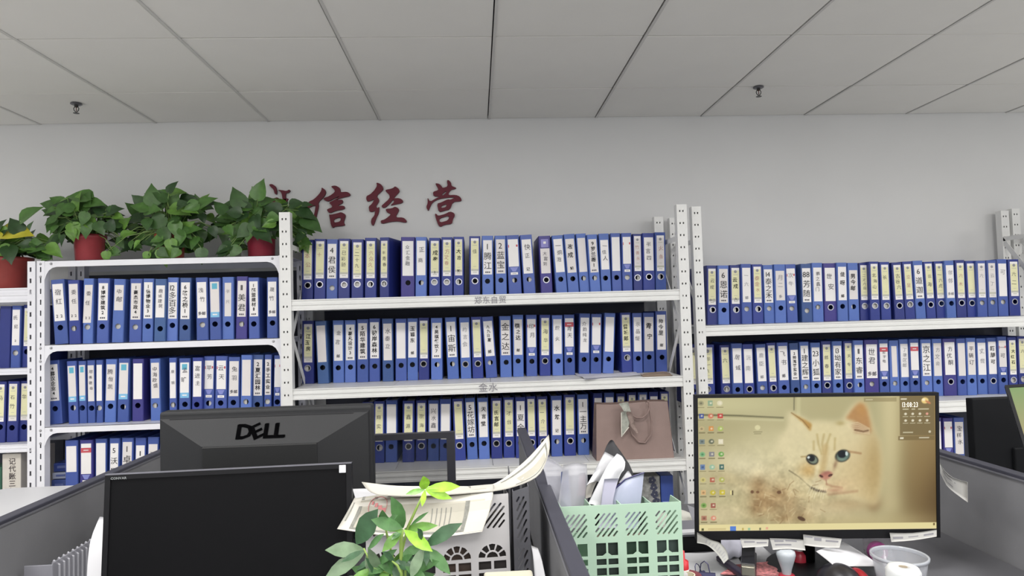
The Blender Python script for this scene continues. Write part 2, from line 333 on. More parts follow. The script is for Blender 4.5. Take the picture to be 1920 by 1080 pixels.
# ------------------------------------------------------------------ racks
M_RACK = mat('rack white enamel', '#e2e2e0', .38, var=.025, scale=12)
M_RACK2 = mat('rack cool white enamel', '#e4e4ea', .35, var=.025, scale=12)
def post_mesh(w, d, h, style):
    """closed upright with punched front face; x 0..w, y 0..d, z 0..h"""
    mb = MB(); f = mb
    if style == 'pair': cols = [(w * .30 - .003, w * .30 + .003), (w * .62 - .003, w * .62 + .003)]; pitch, hh = .0585, .009
    elif style == 'slot': cols = [(w * .5 - .003, w * .5 + .003)]; pitch, hh = .0505, .024
    else: cols = [(w * .40 - .004, w * .40 + .004)]; pitch, hh = .052, .021
    z = h - .028; zs = []
    while z - hh > .03: zs.append((z - hh, z)); z -= pitch
    top = h
    for a, b in zs:
        f.quad((0, 0, b), (w, 0, b), (w, 0, top), (0, 0, top))
        xs = [0] + [q for c in cols for q in c] + [w]
        for i in range(0, len(xs), 2): f.quad((xs[i], 0, a), (xs[i + 1], 0, a), (xs[i + 1], 0, b), (xs[i], 0, b))
        for c0, c1 in cols:
            e = .0018
            f.quad((c0, 0, a), (c0, 0, b), (c0, e, b), (c0, e, a)); f.quad((c1, 0, b), (c1, 0, a), (c1, e, a), (c1, e, b))
            f.quad((c0, 0, a), (c1, 0, a), (c1, e, a), (c0, e, a)); f.quad((c1, 0, b), (c0, 0, b), (c0, e, b), (c1, e, b))
        top = a
    f.quad((0, 0, 0), (w, 0, 0), (w, 0, top), (0, 0, top))
    f.quad((w, 0, 0), (w, d, 0), (w, d, h), (w, 0, h)); f.quad((w, d, 0), (0, d, 0), (0, d, h), (w, d, h)); f.quad((0, d, 0), (0, 0, 0), (0, 0, h), (0, d, h))
    f.quad((0, 0, h), (w, 0, h), (w, d, h), (0, d, h)); f.quad((0, 0, 0), (0, d, 0), (w, d, 0), (w, 0, 0))
    return f

def rack(label, XL, XR, Yf, Yr, H, shelves, style, m, pw=.05, beam='ribbed', braces=True, texts=()):
    """XL..XR outer width of the front uprights, shelves = [(deck level, lip height)]"""
    t = thing('steel_rack', label, 'rack', ((XL + XR) / 2, (Yf + Yr) / 2, 0), group='steel filing racks')
    cx, cy = t.location.x, t.location.y
    d = .04; pm = None
    for (x, y) in ((XL, Yf), (XR - pw, Yf), (XL, Yr - d), (XR - pw, Yr - d)):
        if pm is None: o = post_mesh(pw, d, H, style).build('post', m, t); pm = o.data
        else: o = link('post', pm, t)
        o.location = (x - cx, y - cy, 0)
    n = 4; pws = (XR - XL - 2 * pw) / n if beam == 'ribbed' else (XR - XL) / n
    for si, (z, lh) in enumerate(shelves):
        if beam == 'ribbed':
            # front and rear beams with a stepped face, hooked between the uprights
            prof = [(0, 0), (0, lh * .18), (.004, lh * .24), (.004, lh * .42), (0, lh * .48), (0, lh * .62), (.004, lh * .68), (.004, lh * .84), (0, lh * .90), (0, lh), (.03, lh), (.03, 0)]
            for yb, s in ((Yf + .004, 1), (Yr - .004, -1)):
                mb = MB(); mb.prism([prof], lambda u, v, tt, yb=yb, s=s: (tt, yb + s * u, z - lh + v), XL + pw * .6, XR - pw * .6); bo = mb.build('shelf_beam', m, t, world=True)
                if s == 1:
                    for (txt, tx, ty, sz) in [q[1:] for q in texts if q[0] == si]:
                        p = W(tx, ty, Yf)
                        for ci, ch in enumerate(txt): mb = MB(); put_glyph(mb, ch, lambda u, v: (u, Yf + .002, v), p.x + sz * (.5 + ci * 1.04), p.z, sz); mb.build('written_character', mat('grey pen', '#8a8890', .7, var=0), bo, world=True)
            me = None
            for k in range(n):
                if me is None: mb = MB(); mb.rbox((.001, 0, -.006), (pws - .001, Yr - Yf - .07, 0), .0012, seg=1); o = mb.build('deck_panel', m, t); me = o.data
                else: o = link('deck_panel', me, t)
                o.location = (XL + pw + k * pws - cx, Yf + .035 - cy, z)
        else:
            # folded sheet shelf with a plain lip, corner gussets bolted to the uprights
            mb = MB(); mb.box((XL + .004, Yf + .002, z - lh), (XR - .004, Yf + .004, z)); mb.box((XL + .004, Yf + .002, z - .002), (XR - .004, Yr, z)); mb.box((XL + .004, Yr - .002, z - lh), (XR - .004, Yr, z))
            so = mb.build('shelf', m, t, world=True)
            for s in (1, -1):
                ex = (XL + pw * .98) if s == 1 else (XR - pw * .98)
                pts = [(0, -lh), (.055, -lh)] + [(.055 - .055 * math.sin(a * math.pi / 8) * .9 , -lh - .055 * (1 - math.cos(a * math.pi / 8)) * 1.0) for a in range(1, 4)] + [(0, -lh - .06)]
                mb = MB(); mb.prism([pts], lambda u, v, tt: (ex + s * u, tt, z + v), Yf + .001, Yf + .0035); mb.build('gusset', m, so, world=True)
                for (bx, bz) in ((-.5 * pw, -lh * .5), (.03, -lh * .5), (-.5 * pw, -lh - .045)):
                    mb = MB(); mb.lathe([(0, .004), (.004, .003), (.006, 0)], 8); M4 = Matrix.Translation((ex + s * bx, Yf - .0005, z + bz)) @ Matrix.Rotation(math.pi / 2, 4, 'X')
                    mb.v = [tuple(M4 @ Vector(v)) for v in mb.v]; mb.build('bolt', mat('bolt zinc', '#a9a9ac', .4, .7), so, world=True)
    if braces:
        for x in (XL + pw * .88, XR - pw * .88):
            z = H - .16; zig = False
            ya, yb = Yf + .03, Yr - .03
            mb = MB(); mb.box((x - .0015, ya, z - .012), (x + .0015, yb, z + .012)); mb.build('brace', m, t, world=True)
            while z > .45:
                z2 = z - .42; p, q = ((yb, z), (ya, z2)) if not zig else ((ya, z), (yb, z2))
                dx, dz = q[0] - p[0], q[1] - p[1]; L = math.hypot(dx, dz); nx, nz = -dz / L * .014, dx / L * .014
                mb = MB(); mb.prism([[(p[0] + nx, p[1] + nz), (q[0] + nx, q[1] + nz), (q[0] - nx, q[1] - nz), (p[0] - nx, p[1] - nz)]], lambda u, v, tt: (tt, u, v), x - .0015, x + .0015)
                mb.build('brace', m, t, world=True); z = z2; zig = not zig
    return t

YF = 3.10
def zz(px, py, Y=YF): return W(px, py, Y).z
# middle rack
MXL, MXR = W(523, 400, YF).x, W(1288, 400, YF).x
ms1, ms2, ms3 = zz(900, 552.5), zz(915, 717.5), zz(900, 877)
rack('tall white steel rack in the middle with ribbed shelf beams', MXL, MXR, YF, 3.54, zz(1277, 383), [(ms1, .051), (ms2, .050), (ms3, .054), (ms3 - .41, .05), (.12, .05)], 'pair', M_RACK,
     texts=[(0, '郑东自贸', 889, 563, .037), (1, '金水', 897, 727, .045)])
# right rack
YR = 3.15
RXL, RXR = W(1298, 420, YR).x, W(1889, 450, 3.54).x
rs1, rs2 = zz(1500, 606, YR), zz(1790, 751, YR); rs3 = rs2 - (rs1 - rs2)
rack('white steel rack at right standing behind the cat picture monitor', RXL, RXR, YR, 3.56, zz(1306, 387, YR), [(rs1, .05), (rs2, .058), (rs3, .05), (.12, .05)], 'pair', M_RACK, pw=.046)
# next rack beyond it, only its near uprights show
NXL = W(1895, 450, 3.54).x
rack('white steel rack partly seen at the right edge of the picture', NXL, NXL + 1.2, 3.12, 3.56, zz(1900, 393, 3.56), [(rs1 + .35, .05), (.12, .05)], 'pair', M_RACK, pw=.046)
# left rack with plain lips
YL = 3.145
LXL, LXR = W(69, 560, YL).x, W(537, 560, YL).x
ls0, ls1, ls2 = zz(300, 484, YL), zz(250, 642, YL), zz(200, 797, YL); ls3 = ls2 - (ls1 - ls2)
rack('low white steel rack with rounded corner plates under the potted plants', LXL, LXR, YL, 3.495, ls0, [(ls0, .029), (ls1, .030), (ls2, .028), (ls3, .03), (.1, .03)], 'slot', M_RACK2, pw=.034, beam='plain', braces=False)
# far left rack
YFL = 3.15; FXR = W(66, 560, YFL).x; FXL = FXR - 1.0
fs0, fs1, fs2 = zz(20, 540, YFL), zz(20, 691.5, YFL), zz(20, 834, YFL)
rack('white steel rack at the left edge with diamond punched upright', FXL, FXR, YFL, 3.495, zz(60, 490, YFL), [(fs0, .066), (fs1, .028), (fs2, .036), (fs2 - .39, .03), (.1, .03)], 'diamond', M_RACK2, pw=.035, braces=False)
# ------------------------------------------------------------------ binders
TONES = {'d': ('dark blue', ['#2f3f96', '#2d3a8c', '#33459e']), 'm': ('blue', ['#4a62b4', '#4660ae', '#5069bb']), 'l': ('light blue', ['#5f7fd0', '#6684d6', '#5a79c8']),
         'p': ('violet blue', ['#463f96', '#4a4499', '#423f92']), 't': ('steel blue', ['#41609f', '#3c5a9b', '#466aa6'])}
def shade(c, f): return tuple((12.92 * x if x <= .0031308 else 1.055 * x ** (1 / 2.4) - .055) for x in (q * f for q in lin(c)))
M_TONE = {k: [mat('binder %s %d' % (v[0], i), shade(c, .74), .42, var=.05, scale=18, bump=.10, bscale=700) for i, c in enumerate(v[1])] for k, v in TONES.items()}
M_PAPER = mat('label paper', '#ece9e8', .6, var=.02, scale=9); M_PAPER2 = mat('label paper warm', '#dfdad8', .6, var=.02, scale=9)
M_CREAM = mat('label cream print', '#e2dfb4', .6, var=.04, scale=20); M_BAND = mat('label grey print', '#bcbbae', .6, var=.03)
M_INK = mat('black ink', '#17171d', .7, var=0); M_INKG = mat('grey ink', '#8f8f96', .7, var=0); M_PEN = mat('pen ink', '#4c4a55', .7, var=0); M_INKR = mat('faded red ink', '#b58a80', .7, var=0)
M_TEAL = mat('teal print', '#5fb0c8', .6, var=.02); M_LTEAL = mat('pale teal print', '#7db9de', .6, var=.02); M_RED = mat('red print', '#c4525c', .6, var=.02)
M_EMB = mat('emblem print', '#8088c8', .5, var=.03); M_RING = mat('finger ring metal', '#c4c4cc', .28, .85, var=.03); M_STACK = mat('filed paper', '#d8d6d2', .8, var=.05, scale=60)
M_VIO = mat('violet sticker', '#8a86c4', .5, var=.1)
LABMATS = [M_PAPER, M_CREAM, M_BAND, M_TEAL, M_LTEAL, M_RED, M_EMB, M_INKG, M_PAPER2, M_VIO]
KINDTXT = {'W': 'white label', 'X': 'crooked white label', 'S': 'short white label', 'V': 'white label', 'N': 'narrow white label', 'T': 'white and teal label', 'Y': 'cream label', 'L': 'white label and emblem',
           'R': 'red banded label', 'O': 'no label', 'Q': 'low white label', 'G': 'grey banded label'}
ORD = ['first', 'second', 'third', 'fourth', 'fifth', 'sixth', 'seventh', 'eighth', 'ninth', 'tenth', 'eleventh', 'twelfth', 'thirteenth', 'fourteenth', 'fifteenth', 'sixteenth', 'seventeenth', 'eighteenth', 'nineteenth',
       'twentieth', '21st', '22nd', '23rd', '24th', '25th', '26th', '27th', '28th', '29th', '30th', '31st']
rnd = random.Random(3)
def tokens(s):
    out = []
    for ch in s:
        if ch.isdigit() and out and out[-1].isdigit(): out[-1] += ch
        else: out.append(ch)
    return out

def binder(x, y, z, w, h, D, lean, yaw, tone, kind, text, hole, label, group):
    t = thing('lever_arch_binder', label, 'binder', (x, y, z), (0, lean, yaw), group)
    m = rnd.choice(M_TONE[tone]); c = .003; e = .0022
    hz = h * (.245 if 'l' not in hole else .20) + rnd.uniform(-.003, .003); hx = rnd.uniform(-.002, .002)
    mb = MB()
    outer = [(-w / 2 + c, 0), (w / 2 - c, 0), (w / 2 - c, h), (-w / 2 + c, h)]
    if 'n' in hole: mb.prism([outer], lambda u, v, tt: (u, tt, v), 0, e)
    else: mb.prism([outer, circle(hx, hz, .0128, 16)[::-1]], lambda u, v, tt: (u, tt, v), 0, e)
    for s in (-1, 1):
        a = [(s * (w / 2 - c), 0, 0), (s * w / 2, c, 0), (s * w / 2, c, h), (s * (w / 2 - c), 0, h)]
        mb.quad(*(a if s == 1 else a[::-1]))
        x0, x1 = sorted((s * w / 2, s * (w / 2 - e))); mb.box((x0, c, 0), (x1, D, h))
    mb.build('cover', m, t)
    # papers filed inside, seen through the finger hole
    half = w / 2 - e - .001
    if 'w' in hole: xa, xb, ya = -half, half, .012
    elif 'h' in hole:
        sgn = rnd.choice((-1, 1)); xa, xb = (hx + rnd.uniform(-.004, .002), half) if sgn == 1 else (-half, hx + rnd.uniform(-.002, .004)); ya = .012
    else: xa, xb, ya = -half, half * .7, .11
    if 'n' not in hole:
        mb = MB(); mb.box((xa, ya, .006), (xb, D - .02, h - .02)); mb.build('paper_stack', M_STACK, t)
    if 'r' in hole:
        mb = MB(); mb.prism([circle(hx, hz, .0165, 20), circle(hx, hz, .0122, 20)[::-1]], lambda u, v, tt: (u, tt, v), -.0014, .0004); mb.build('finger_ring', M_RING, t)
    if kind == 'O': return t
    # label
    lw = w * (.78 if kind not in 'YGN' else .70)
    if kind == 'N': lw = w * .55
    z0, z1 = {'W': (.355, .93), 'X': (.325, .91), 'S': (.50, .90), 'V': (.38, .885), 'N': (.36, .90), 'T': (.44, .93), 'Y': (.345, .955), 'G': (.345, .955), 'L': (.475, .935), 'R': (.475, .945), 'Q': (.35, .78)}[kind]
    zj = rnd.uniform(-.012, .012); z0 = (z0 + zj) * h; z1 = (z1 + zj) * h
    if tone == 't': z0 -= .01 * h
    base = 8 if rnd.random() < .25 else 0
    mb = MB(); sh = rnd.uniform(-.0008, .0008) if kind != 'X' else -.004
    q = [(-lw / 2 + sh, z0), (lw / 2 + sh, z0), (lw / 2 - sh * .5, z1), (-lw / 2 - sh * .5, z1)]
    mb.prism([q], lambda u, v, tt: (u, tt, v), -.0007, 0, base)
    def patch(u0, u1, v0, v1, mi, k=1):
        vv = lambda v: z0 + (z1 - z0) * v
        f = lambda u, v: (lw * u + sh * (1 - v) - sh * .5 * v, -.0007 - .00035 * k, vv(v))
        mb.quad(f(u0, v0), f(u1, v0), f(u1, v1), f(u0, v1), mi)
    if kind in 'YG':
        mi = 1 if kind == 'Y' else 8
        patch(-.46, .46, .155, .93, mi); patch(-.46, .46, .10, .155, 2)
        mb.prism([circle(0, z1 - .105 * (z1 - z0), lw * .19, 12)], lambda u, v, tt: (u, tt, v), -.0014, -.0012, 7)
        patch(-.28, .28, .80, .815, 2, 2); patch(-.2, .2, .22, .232, 2, 2); patch(-.25, .25, .055, .075, 2, 1)
    if kind == 'T':
        patch(-.30, .30, .76, .95, 3)
        mb.quad((-lw / 2, -.0009, z0 - .085 * h), (lw / 2, -.0009, z0 - .085 * h), (lw / 2, -.0009, z0), (-lw / 2, -.0009, z0), 4)
        mb.quad((-lw * .26, -.0012, z0 - .05 * h), (lw * .26, -.0012, z0 - .05 * h), (lw * .26, -.0012, z0 - .03 * h), (-lw * .26, -.0012, z0 - .03 * h), 0)
    if kind in 'LR':
        zb = z0 - .012 * h
        mb.quad((-lw * .40, -.0008, zb), (-lw * .16, -.0008, zb - .07 * h), (lw * .16, -.0008, zb - .07 * h), (lw * .40, -.0008, zb), 6)
        mb.quad((-lw * .36, -.0008, zb - .125 * h), (lw * .36, -.0008, zb - .125 * h), (lw * .36, -.0008, zb - .085 * h), (-lw * .36, -.0008, zb - .085 * h), 0)
        mb.quad((-lw * .2, -.0011, zb - .110 * h), (lw * .2, -.0011, zb - .110 * h), (lw * .2, -.0011, zb - .102 * h), (-lw * .2, -.0011, zb - .102 * h), 7)
        if kind == 'R': patch(-.52, .52, .70, .86, 5); patch(-.25, .25, .765, .795, 8, 2)
        else: patch(-.48, -.40, .70, .80, 5); patch(.30, .46, .72, .80, 5)
    if kind == 'Q':
        mb.quad((-lw * .4, -.0008, z1 + .02 * h), (lw * .4, -.0008, z1 + .02 * h), (lw * .4, -.0008, z1 + .16 * h), (-lw * .4, -.0008, z1 + .16 * h), 9)
        mb.quad((-lw * .14, -.0011, z1 + .08 * h), (lw * .14, -.0011, z1 + .08 * h), (lw * .14, -.0011, z1 + .12 * h), (-lw * .14, -.0011, z1 + .12 * h), 0)
    lab = mb.build('label', LABMATS, t)
    # writing
    style, body = (text[0], text[2:]) if len(text) > 2 else ('h', '')
    body = body.strip()
    if body and body != '_':
        main, _, foot = body.partition('_')
        mb = MB(); fn = lambda u, v: (u, -.0018, v)
        tk = tokens(main); n = len(tk); L = z1 - z0
        if style in 'pq':
            top, bot = z1 - .05 * L, z0 + (.14 if style == 'p' else .12) * L
            step = (top - bot) / n; size = min(lw * (.80 if style == 'p' else .92), step * (.92 if style == 'p' else 1.0))
            for i, k in enumerate(tk):
                zc = top - step * (i + .5)
                if k.isdigit():
                    tw = sum(glyph(ch, True)[3] - glyph(ch, True)[2] for ch in k) * size * 1.05
                    put_text(mb, k, fn, -tw / 2, zc, size, style == 'p', 0, .04)
                else: put_glyph(mb, k, fn, 0, zc, size, style == 'p', 0, 0)
                if style == 'q': mb.build('printed_character', M_INK, lab); mb = MB()
            for k in range(3):   # small print at the foot
                u = -lw * .28 + k * lw * .2; mb.quad((u, -.0018, z0 + .045 * L), (u + lw * .14, -.0018, z0 + .045 * L), (u + lw * .14, -.0018, z0 + .085 * L), (u, -.0018, z0 + .085 * L), 1)
        else:
            top, bot = z1 - (.10 if kind not in 'YGR' else .24) * L, z0 + (.40 if foot else .28) * L
            step = (top - bot) / max(n, 2); size = min(lw * .66, step * .86)
            for i, k in enumerate(tk):
                for ch in k: put_glyph(mb, ch, fn, rnd.uniform(-.08, .08) * lw, top - step * (i + .5), size * rnd.uniform(.85, 1.05), style == 'k', rnd.uniform(-.18, .12), 0)
            if foot:
                sz = lw * .42; nn = len(foot)
                for i, ch in enumerate(foot): put_glyph(mb, ch, fn, (i - (nn - 1) / 2) * sz * 1.0, z0 + .13 * L, sz, True, rnd.uniform(-.1, .1), 0)
        ink = {'p': M_INK, 'q': M_INK, 'k': M_INK, 'h': M_PEN, 'g': M_INKG, 'r': M_INKR}[style]
        if mb.v: tag(mb.build('lettering' if style != 'q' else 'small_print', [ink, M_PEN], lab), kind='stuff')
    return t

def row(key, Y, zshelf, top, where, rack_name, grp):
    """top = ((x, y), (x, y)) pixel line of the binder tops"""
    (xa, ya), (xb, yb) = top
    for i, b in enumerate(ROWS[key]):
        l, r, dx, tone, kind, text, hole = b[:7]
        xm = (l + r) / 2
        ytop = ya + (yb - ya) * (xm - xa) / (xb - xa)
        foot = W(xm, 650, Y)
        # pixel column refers to the foot level: find the pixel row of the foot
        d = ray(xm, 650); py = 650
        for _ in range(4):
            p = W(xm, py, Y); py += (p.z - zshelf) * FPX / Y
        yj = Y + rnd.uniform(-.012, .012)
        p0, p1 = W(l, py, yj), W(r, py, yj)
        h = W(xm, ytop, yj).z - zshelf + rnd.uniform(-.004, .004)
        w = p1.x - p0.x - .0022
        hp = h * FPX / Y
        lean = math.atan((dx + hp * .0288) / hp) * .92
        yaw = 0
        D = min(.27, YW - .015 - yj)
        if (key, i) in (('mid_1', 0), ('mid_2', 0), ('right_2', 0), ('left_1', 15), ('left_2', 18), ('left_2', 0)): D = .19
        x = (p0.x + p1.x) / 2
        if len(b) > 7: yaw = math.radians(-14); D = .21; x -= .004; yj -= .0
        lift = abs(math.sin(lean)) * w / 2
        lab = '%s binder, %s, %s from left, %s of %s' % (TONES[tone][0], KINDTXT[kind], ORD[i], where, rack_name)
        binder(x, yj, zshelf + .0005 + lift, w, h, D, lean, yaw, tone, kind, text, hole, lab, grp)

row('left_1', 3.17, ls1, ((100, 525), (520, 519)), 'top shelf', 'left rack', 'binders on the left rack')
row('left_2', 3.225, ls2, ((100, 678), (520, 666)), 'second shelf', 'left rack', 'binders on the left rack')
row('left_3', 3.22, ls3, ((120, 826), (300, 820)), 'third shelf', 'left rack', 'binders on the left rack')
row('far_left_1', 3.22, fs1, ((0, 574), (60, 573)), 'upper shelf', 'far left rack', 'binders on the far left rack')
row('far_left_2', 3.22, fs2, ((0, 717), (60, 716)), 'lower shelf', 'far left rack', 'binders on the far left rack')
row('mid_1', 3.28, ms1, ((570, 450), (1240, 437)), 'top shelf', 'middle rack', 'binders on the middle rack')
row('mid_2', 3.33, ms2, ((570, 602), (1240, 585)), 'second shelf', 'middle rack', 'binders on the middle rack')
row('mid_3', 3.28, ms3, ((700, 753), (1240, 735)), 'third shelf', 'middle rack', 'binders on the middle rack')
row('right_1', 3.31, rs1, ((1330, 498), (1900, 487)), 'top shelf', 'right rack', 'binders on the right rack')
row('right_2', 3.31, rs2, ((1330, 647), (1900, 632)), 'second shelf', 'right rack', 'binders on the right rack')
row('right_3', 3.31, rs3, ((1770, 783), (1810, 782)), 'third shelf', 'right rack', 'binders on the right rack')
# ------------------------------------------------------------------ red characters on the wall
M_CHAR = mat('dark red acrylic', '#5e0f24', .65, var=.05, scale=20); M_CHARS = mat('dark red acrylic edge', '#3c0a18', .7, var=.03)
def char_strokes(name, label, loops_list, ox, oy, sc, notch=()):
    """outlines in the zoomed view's pixels (origin ox, oy, scale sc), cut out of a sheet of acrylic"""
    t = None; mb = MB()
    for loops in loops_list:
        L = []
        for l in loops:
            # round the corners once (Chaikin)
            q = []
            for i in range(len(l)):
                a, b = l[i], l[(i + 1) % len(l)]
                q += [(a[0] * .78 + b[0] * .22, a[1] * .78 + b[1] * .22), (a[0] * .22 + b[0] * .78, a[1] * .22 + b[1] * .78)]
            L.append([(lambda p: (p.x, p.z))(W(ox + x / sc, oy + y / sc, YW)) for x, y in q])
        mb.prism(L, lambda u, v, tt: (u, tt, v), YW - .014, YW - .0005, 0, 1)
    o = tag(mb.build(name, [M_CHAR, M_CHARS]), label, 'wall lettering', 'red characters on the wall'); origin_to_base(o); return o
A = lambda *p: [(p[i], p[i + 1]) for i in range(0, len(p), 2)]
# xin (9.6x zoom of 480,330)
char_strokes('wall_character', 'dark red brush character beside the plants, first fully visible on the wall', [
  [A(1190,210,1255,255,1270,310,1235,380,1130,480,1140,560,1105,700,1075,860,1020,955,995,890,1040,760,1070,640,1085,535,1040,540,940,595,930,520,965,465,1050,430,1150,330,1190,260)],
  [A(1365,190,1440,178,1510,215,1530,260,1525,300,1640,290,1700,320,1705,365,1600,390,1500,415,1440,445,1560,430,1575,470,1560,500,1470,545,1590,540,1610,580,1590,605,1450,630,1330,680,1285,620,1300,600,1395,565,1325,490,1340,475,1420,440,1530,362,1420,410,1320,465,1260,455,1210,410,1330,370,1430,295,1420,255,1370,210)],
  [A(1325,690,1350,705,1480,675,1540,655,1610,690,1622,730,1585,840,1608,875,1600,900,1430,915,1395,945,1360,890,1340,780), A(1405,790,1520,745,1540,790,1510,830,1415,845)]], 480, 330, 9.6)
# jing, ying (9.143x zoom of 670,330)
char_strokes('wall_character', 'dark red brush character in the middle of the wall lettering', [
  [A(330,118,400,140,445,190,450,240,400,290,335,350,380,410,375,450,325,525,350,560,385,530,375,640,330,730,290,850,260,855,240,800,250,740,300,680,315,600,250,625,210,610,200,530,260,480,300,400,240,430,180,448,158,400,165,350,230,320,300,250,345,175)],
  [A(490,245,570,230,625,210,650,182,710,220,732,270,690,320,625,390,720,385,780,415,790,450,760,475,650,495,565,515,640,450,620,405,560,480,490,545,440,555,418,520,450,490,560,390,555,330,490,270)],
  [A(495,570,600,560,650,530,710,560,720,600,655,715,790,715,845,760,850,795,820,805,700,780,570,790,420,828,402,770,480,750,590,660,520,635,495,600)]], 670, 330, 9.143)
char_strokes('wall_character', 'dark red brush character furthest right in the wall lettering', [
  [A(1335,130,1400,140,1440,170,1465,215,1555,185,1535,90,1560,72,1610,120,1615,180,1700,210,1680,230,1600,245,1550,335,1690,330,1760,360,1790,410,1780,440,1640,450,1590,580,1500,600,1400,630,1365,480,1440,460,1550,405,1600,415,1680,370,1560,375,1400,400,1290,460,1250,540,1220,612,1182,540,1210,470,1205,370,1250,450,1350,390,1420,360,1310,355,1295,280,1390,250,1380,210),
   A(1450,320,1530,262,1525,290,1470,345), A(1435,525,1535,485,1520,540,1450,555)],
  [A(1330,650,1360,655,1385,690,1500,660,1590,612,1660,640,1675,680,1635,760,1628,825,1500,840,1425,880,1385,840,1350,740), A(1405,735,1580,682,1560,765,1420,805)]], 670, 330, 9.143)
# first character, mostly hidden by leaves: left part and right part
char_strokes('wall_character', 'dark red brush character mostly hidden behind the right potted plant', [
  [A(248,160,300,150,360,190,385,240,390,340,350,330,330,250,270,200)],
  [A(270,430,420,380,380,470,360,640,440,580,400,690,330,760,300,700,320,480)],
  [A(395,255,480,262,560,280,610,250,630,275,600,310,540,320,560,500,620,640,700,700,640,740,540,620,500,470,470,300)],
  [A(450,440,600,400,560,480,480,520)]], 480, 330, 9.6)

# ------------------------------------------------------------------ dark board added to darken the lower bays of the racks
M_BACKDROP = mat('added dark backdrop', '#3a3c48', .7, var=.08, scale=4)
def backdrop(x0, x1, z0, z1, lab):
    mb = MB(); mb.rbox((x0, YW - .012, z0), (x1, YW - .002, z1), .001, seg=1); o = tag(mb.build('added_backdrop', M_BACKDROP), lab, 'backdrop', 'added dark backdrops'); origin_to_base(o)
backdrop(MXL + .09, MXR - .10, .02, ms1 - .02, 'added dark backdrop darkening the bays of the middle rack below its top shelf')
backdrop(RXL + .09, RXR + .02, .02, rs1 - .02, 'added dark backdrop darkening the bays of the right rack below its top shelf')
backdrop(LXL - .12, LXR + .02, .02, ls0 - .04, 'added dark backdrop darkening the bays of the left rack')
backdrop(FXL + .02, FXR - .14, .02, fs0 - .08, 'added dark backdrop darkening the bays of the far left rack')

# ------------------------------------------------------------------ plants
def leaf_mesh(name, kind, m, fold=.25, curl=.25):
    """tip along +x, face +z, length 1, base at the origin"""
    if kind == 'heart': prof = [(-.10, .10, .22), (.02, .33, .38), (.2, .42, .42), (.42, .37, .37), (.65, .24, .24), (.85, .09, .09), (1.0, .004, .004)]
    elif kind == 'lance': prof = [(0, .01, .01), (.12, .07, .07), (.3, .13, .13), (.55, .16, .16), (.75, .12, .12), (.9, .05, .05), (1, .003, .003)]
    else: prof = [(0, .02, .02), (.15, .16, .16), (.4, .24, .24), (.65, .22, .22), (.88, .10, .10), (1, .01, .01)]
    vs = []; fs = []
    for (x, a, b) in prof:
        z = -curl * max(x, 0) ** 2 * .6
        xs = min(x, .0) if x < 0 else x
        vs += [(x, a, z + a * fold), ((x + a * .1), a * .5, z + a * fold * .35), (max(x, 0.0), 0, z), ((x + a * .1), -a * .5, z + a * fold * .35), (x, -a, z + a * fold)]
    for i in range(len(prof) - 1):
        for k in range(4): fs.append((i * 5 + k, (i + 1) * 5 + k, (i + 1) * 5 + k + 1, i * 5 + k + 1))
    me = bpy.data.meshes.new(name); me.from_pydata(vs, [], fs); me.materials.append(m); me.polygons.foreach_set('use_smooth', [True] * len(fs)); me.update(); return me
def leaf_mat(name, c): return mat(name, c, .38, var=.22, scale=3.0, bump=.15, bscale=9, spec=.4)
POTH = [leaf_mesh('leaf', 'heart', leaf_mat('pothos leaf %d' % i, c), f, cu) for i, (c, f, cu) in enumerate([('#4a6f34', .25, .3), ('#38572b', .1, .2), ('#5e8538', .35, .4), ('#2c4626', .2, .5), ('#42652f', .0, .3)])]
YLEAF = leaf_mesh('leaf', 'heart', leaf_mat('yellowed leaf', '#b9b23a'), .1, .2)
def orient(o, pos, tip, nrm, L, wd=1.):
    x = Vector(tip).normalized(); n = Vector(nrm); n = (n - x * n.dot(x)).normalized(); y = n.cross(x)
    o.matrix_local = Matrix(((x.x * L, y.x * L * wd, n.x * L, pos[0]), (x.y * L, y.y * L * wd, n.y * L, pos[1]), (x.z * L, y.z * L * wd, n.z * L, pos[2]), (0, 0, 0, 1)))
M_SOIL = mat('potting soil', '#3a2c22', .95, var=.3, scale=80, bump=.6, bscale=90)
M_STEM = mat('pothos stem', '#6f8a4a', .5, var=.15)
